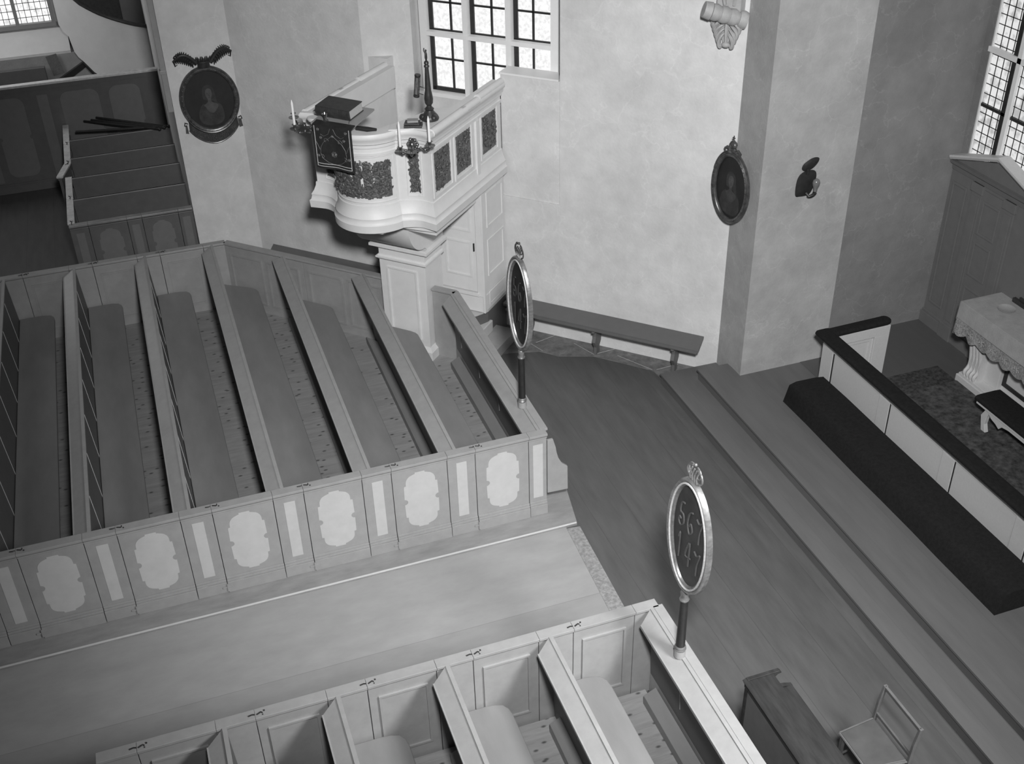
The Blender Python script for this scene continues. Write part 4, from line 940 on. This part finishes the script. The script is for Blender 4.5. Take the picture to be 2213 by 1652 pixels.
# ---------------------------------------------------------------- panelled aedicule on the east wall
r=thing('sacristy_front','grey panelled wooden doorcase with pediment under the right window','doorcase',(9.3,9.65,.3))
b=MB(); b.box(9.27,9.345,8.85,10.44,.304,2.44); b.box(9.22,9.345,8.85,10.44,.304,.46).box(9.245,9.345,8.85,10.44,.46,.49)
b.ring([(10.12,.62),(10.38,.62),(10.38,2.3),(10.12,2.3)],[(10.15,.65),(10.35,.65),(10.35,2.27),(10.15,2.27)],9.255,9.27,'x'); b.build('panelling','door',r,bevel=.003)
for y0,y1 in ((9.84,10.02),(9.28-.0,9.46)):
    b=MB(); b.box(9.245,9.27,y0,y1,.304,2.44).box(9.205,9.27,y0-.02,y1+.02,.304,.51).box(9.23,9.27,y0-.015,y1+.015,2.33,2.44).box(9.235,9.245,y0+.03,y1-.03,.55,2.28); b.build('pilaster','door',r,bevel=.003)
b=MB(); b.box(9.25,9.27,9.46,9.84,.304,2.40)
for z0,z1 in ((.6,1.15),(1.3,1.75),(1.85,2.28)): b.ring([(9.50,z0),(9.80,z0),(9.80,z1),(9.50,z1)],[(9.53,z0+.03),(9.77,z0+.03),(9.77,z1-.03),(9.53,z1-.03)],9.238,9.251,'x')
b.build('door_leaf','door',r,bevel=.003)
prof=[(9.345,2.44),(9.26,2.44),(9.25,2.50),(9.21,2.53),(9.20,2.57),(9.345,2.57)]
b=MB(); b.loft([[(x,y,z) for x,z in prof] for y in (8.86,10.44)]); b.build('cornice','door',r)
b=MB(); b.prism([(8.9,2.57),(10.40,2.57),(9.65,2.80)],9.26,9.30,'x'); b.build('tympanum','door',r)
for sg in (1,-1):
    ye=9.65+sg*.79; b=MB()
    R=[]
    for (y,z) in ((ye,2.57),(9.65,2.83)): R.append([(9.20,y,z),(9.345,y,z),(9.345,y,z+.055),(9.18,y,z+.055),(9.18,y,z+.03)])
    b.loft(R); b.build('raking_cornice','pewlight' if False else 'rail',r)
# ---------------------------------------------------------------- harmonium and chair
r=thing('harmonium','dark varnished harmonium standing with its plain back to the pews','harmonium',(3.95,4.4,0))
P=[(3.69,0),(3.69,.99),(3.98,.99),(4.00,.965),(3.965,.955),(3.94,.93),(3.935,.88),(3.95,.82),(3.98,.80),(4.06,.785),(4.13,.76),(4.135,.72),(4.08,.69),(4.05,.60),(4.05,.08),(4.10,.05),(4.10,0)]
for y0,y1 in ((5.25,5.285),(3.915,3.95)): MB().prism(P,y0,y1,'y').build('side_cheek','wood',r,bevel=.003)
MB().box(3.70,3.76,3.95,5.25,.02,.98).build('back_board','woodmid',r)
b=MB(); b.box(3.685,3.70,3.915,5.285,.885,.925).prism([(3.68,.925),(3.70,.925),(3.70,.99),(3.66,.97)],3.915,5.285,'y'); b.build('back_moulding','wood',r)
MB().box(3.68,3.70,3.915,5.285,.0,.10).build('plinth','wood',r)
MB().box(3.70,3.92,3.95,5.25,.955,.985).build('lid','wood',r,bevel=.003)
MB().prism([(3.86,.955),(3.90,.955),(3.97,.80),(3.93,.80)],3.95,5.25,'y').build('music_board','wood',r)
MB().box(3.90,4.12,3.95,5.25,.70,.775).build('keyboard_cover','wood',r,bevel=.006)
MB().box(3.72,4.04,3.95,5.25,.06,.70).build('bellows_case','wood',r)
r=thing('chair','pale wooden chair with flat seat and low open back beside the harmonium','chair',(4.6,4.7,0))
MB().prism([(4.40,4.52),(4.40,4.90),(4.74,4.93),(4.74,4.48)],.44,.465).build('seat','leatherseat',r,bevel=.01)
b=MB(); 
for q0,q1 in (((4.395,4.515),(4.395,4.905)),((4.395,4.905),(4.745,4.935)),((4.395,4.515),(4.745,4.475))): b.tube([(q0[0],q0[1],.452),(q1[0],q1[1],.452)],.010,6)
b.build('seat_rim','chair',r)
for x,y in ((4.42,4.54),(4.42,4.88)): MB().loft([[(x+a,y+c,z) for a,c in ((-.014*k,-.014*k),(.014*k,-.014*k),(.014*k,.014*k),(-.014*k,.014*k))] for z,k in ((0,.8),(.44,1.2))]).build('leg','chair',r)
for y,sy in ((4.47,-1),(4.935,1)):
    MB().loft([[(4.75+dx+a,y+c,z) for a,c in ((-.016,-.013),(.016,-.013),(.016,.013),(-.016,.013))] for z,dx in ((0,.05),(.25,.01),(.45,.0),(.65,.012),(.83,.04))]).build('back_post','chair',r,bevel=.004)
MB().box(4.775,4.80,4.47,4.935,.795,.83).build('top_rail','chair',r,bevel=.005)
MB().box(4.745,4.765,4.47,4.935,.50,.535).build('lower_rail','chair',r,bevel=.005)
MB().box(4.74,4.76,4.47,4.935,.40,.44).build('seat_rail','chair',r)
for y in (4.47,4.935): MB().tube([(4.42,y-.07*(1 if y<4.6 else .8) if False else (4.54 if y<4.6 else 4.88),.2),(4.765,y,.2)],.009,6).build('stretcher','chair',r)

# ---------------------------------------------------------------- north arm
r=thing('pew_enclosure','dark panelled pew enclosure in the north arm, behind the portrait pier, top left','pew enclosure',(-.4,15.93,0))
TA=frame_T((0,15.93,0),(1,0,0),(0,-1,0))
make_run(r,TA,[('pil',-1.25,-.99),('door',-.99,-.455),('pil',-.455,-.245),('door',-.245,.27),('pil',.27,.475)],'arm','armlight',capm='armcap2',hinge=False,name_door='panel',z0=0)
TAW=frame_T((-1.235,0,0),(0,1,0),(-1,0,0))
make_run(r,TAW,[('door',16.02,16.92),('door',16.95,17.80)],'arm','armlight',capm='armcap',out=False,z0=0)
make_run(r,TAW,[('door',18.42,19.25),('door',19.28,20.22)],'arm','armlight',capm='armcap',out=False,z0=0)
an=math.atan2(-.13,-.55); TO=frame_T((-1.235,18.41,0),(math.sin(math.radians(-193)+math.pi*2)*-1*-1*-.0-.235,-.972,0),(-.972,.235,0))
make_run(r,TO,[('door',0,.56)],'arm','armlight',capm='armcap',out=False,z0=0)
AL=['dark pew nearest the front of the north arm enclosure','dark pew second from the front of the north arm enclosure','dark pew third from the front of the north arm enclosure','dark pew at the back of the north arm enclosure, under the black rods']
for y,l in zip((16.87,17.74,18.59,19.43),AL):
    q=thing('church_pew',l,'pew',(-.35,y,0),'church pews in the north arm')
    MB().prism([(y-.012,1.10),(y+.012,1.10),(y+.03,0),(y,0)],-1.17,.475,'x').build('backrest','pewdark' if False else 'arm',q)
    MB().box(-1.17,.475,y-.018,y+.016,1.085,1.10).build('top_edge','pew',q)
    MB().box(-1.17,.475,y-.45,y-.02,.45,.48).build('seat','armlight',q,bevel=.006)
    for x in (-.9,.2): MB().box(x-.015,x+.015,y-.38,y-.02,0,.45).build('seat_support','arm',q)
# tall panelled screen
r=thing('panel_screen','tall dark panelled screen with pale top edge across the north arm','screen',(-1,20.27,0))
MB().box(-5,.475,20.26,20.31,0,1.83).box(-5,.475,20.23,20.26,0,.14).box(-5,.475,20.24,20.26,.14,.17).box(-5,.475,20.245,20.26,1.75,1.83).build('boarding','arm',r)
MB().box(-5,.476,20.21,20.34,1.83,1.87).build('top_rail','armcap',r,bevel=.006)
def archp(x0,x1,z0,z1,rr=.14,bite=.035):
    P=[]; zc=(z0+z1)/2
    for cx,cz,a0 in ((x1-rr,z0+rr,-90),(x1-rr,z1-rr,0),(x0+rr,z1-rr,90),(x0+rr,z0+rr,180)):
        if a0==0: P+=[(x1-bite*math.sin(a),zc-bite*math.cos(a)) for a in [i*math.pi/8 for i in range(9)]]
        if a0==180: P+=[(x0+bite*math.sin(a),zc+bite*math.cos(a)) for a in [i*math.pi/8 for i in range(9)]]
        P+=[(cx+rr*math.cos(math.radians(a0+i*15)),cz+rr*math.sin(math.radians(a0+i*15))) for i in range(7)]
    return P
for x0,x1 in ((-2.30,-1.79),(-3.2,-2.7),(-1.20,-.57),(-.40,.12)): MB().prism(archp(x0,x1,.27,1.66),20.254,20.262,'y').build('painted_panel','armlight',r)
for x0,x1 in ((-1.56,-1.39),(-2.56,-2.42)): MB().box(x0,x1,20.254,20.262,.20,1.66).build('painted_strip','armlight',r)
# rods lying on the pews
for a,c,l in (((-.90,20.19,1.13),(.30,19.30,1.125),'black rod lying on the rear north arm pew, lower edge of the bundle'),((-.78,20.20,1.13),(.38,19.33,1.13),'black rod in the middle of the bundle on the rear north arm pew'),((-.69,20.20,1.16),(.40,19.36,1.14),'black rod on top of the bundle on the rear north arm pew'),((-1.05,19.74,1.12),(.46,19.38,1.125),'black rod lying nearly parallel to the pew backs, left of the bundle')):
    b=MB(); b.tube([a,c],.022,8); b.ball(c,.03,8); o=b.build('rod','iron',smooth=True); o['label']=l; o['category']='rod'; o['group']='black rods lying on the north arm pews'
# back wall things
o=MB().box(-2.9,-1.45,22.40,22.50,0,1.49).build('cupboard','arm',bevel=.01); o['label']='dark low cupboard under the far left window'; o['category']='cupboard'
TPp=Matrix.Translation((-1.27,22.50,1.48))@Matrix.Rotation(math.radians(-10),4,'Y')
o=MB(TPp).box(-.10,.10,-.004,.004,-.19,.19).build('notice','paper'); o['label']='grey tilted paper notice leaning on the wall beside the far window'; o['category']='notice'
struct('wall_arm_ledge',MB().box(-6,-.6,22.53,23.0,0,1.66),'plaster_grey')
k=22.1/23; Z=lambda z:8-(8-z)*k
bot=[(-1.06,2.46),(-1.07,2.03),(-1.02,1.90),(-.94,1.81),(-.92,1.66),(-.90,1.52),(-.85,1.42),(-.77,1.34),(-.62,1.14),(-.43,1.01),(-.1,.85),(.3,.75),(.62,.72)]
def topz(x): 
    pts=[(-1.1,2.95),(-.59,2.42),(-.35,2.27),(-.12,2.16),(.25,2.0),(.62,1.87)]
    for (a,za),(c,zc) in zip(pts,pts[1:]):
        if x<=c: return za+(zc-za)*(x-a)/(c-a)
    return pts[-1][1]
r=thing('gallery_stair','white plastered curved side of a winding stair with dark handrail, top left','stair',(-.2,22.1,1))
def cy(x): return 22.35-.55*math.sin(max(0,min(1,(x+1.15)/1.8))*math.pi*.75)
ins=[];outs=[]
for x,zb in bot:
    zt=topz(x); xx=x*k; y=cy(xx); ins.append([(xx,y,Z(zb)+(Z(zt)-Z(zb))*q/5) for q in range(6)])
b=MB(); sheet(b,ins,-.06,1); b.build('stair_side','plaster_smooth',r,smooth=True)
b=MB(); b.tube([(x*k,cy(x*k)-.01,Z(topz(x))+.01) for x in [-1.1+i*.1 for i in range(18)]],.035,8); b.build('hand_rail','wood',r,smooth=True)
b=MB(); b.tube([(x*k,cy(x*k)+.09,Z(z)-.03) for x,z in bot[7:]],.05,8); b.build('stair_string','iron',r,smooth=True)
o=MB().loft([[(-1.42,22.2,1.19),(-.735,22.2,1.565),(-.71,22.2,1.47),(-1.36,22.2,1.09)],[(-1.42,22.3,1.19),(-.735,22.3,1.565),(-.71,22.3,1.47),(-1.36,22.3,1.09)]]).loft([[(-.735,22.2,1.565),(-.66,22.2,1.50),(-.30,22.2,1.0),(-.45,22.2,1.0)],[(-.735,22.3,1.565),(-.66,22.3,1.50),(-.30,22.3,1.0),(-.45,22.3,1.0)]]).loft([[(x,y,.0) for x,y in ((-1.45,22.3),(-1.37,22.3),(-1.37,22.38),(-1.45,22.38))],[(x,y,1.0) for x,y in ((-1.45,22.3),(-1.37,22.3),(-1.37,22.38),(-1.45,22.38))]]).build('stair_brace','iron'); o['label']='dark slanting timber brace at the foot of the winding stair'; o['category']='brace'
o=MB().box(-.75,.475,22.75,22.85,1.4,6).build('stair_dark_sheet','wood'); o['label']='very dark sheet standing in for the dark interior under the gallery'; o['category']='partition'  # dark sheet paints the gloom under the gallery behind the handrail
o=MB().box(.10,.475,22.6,22.7,1.5,6).build('stair_door','arm'); o['label']='dull grey boarded door leaf beside the dark sheet above the handrail'; o['category']='door'
# wooden lining board on the pier edge
o=MB().box(.405,.478,15.70,15.80,2.62,8).box(.39,.478,15.69,15.80,3.15,3.2).build('lining_board','pew',bevel=.004); o['label']='narrow wooden lining board along the left edge of the portrait pier'; o['category']='board'
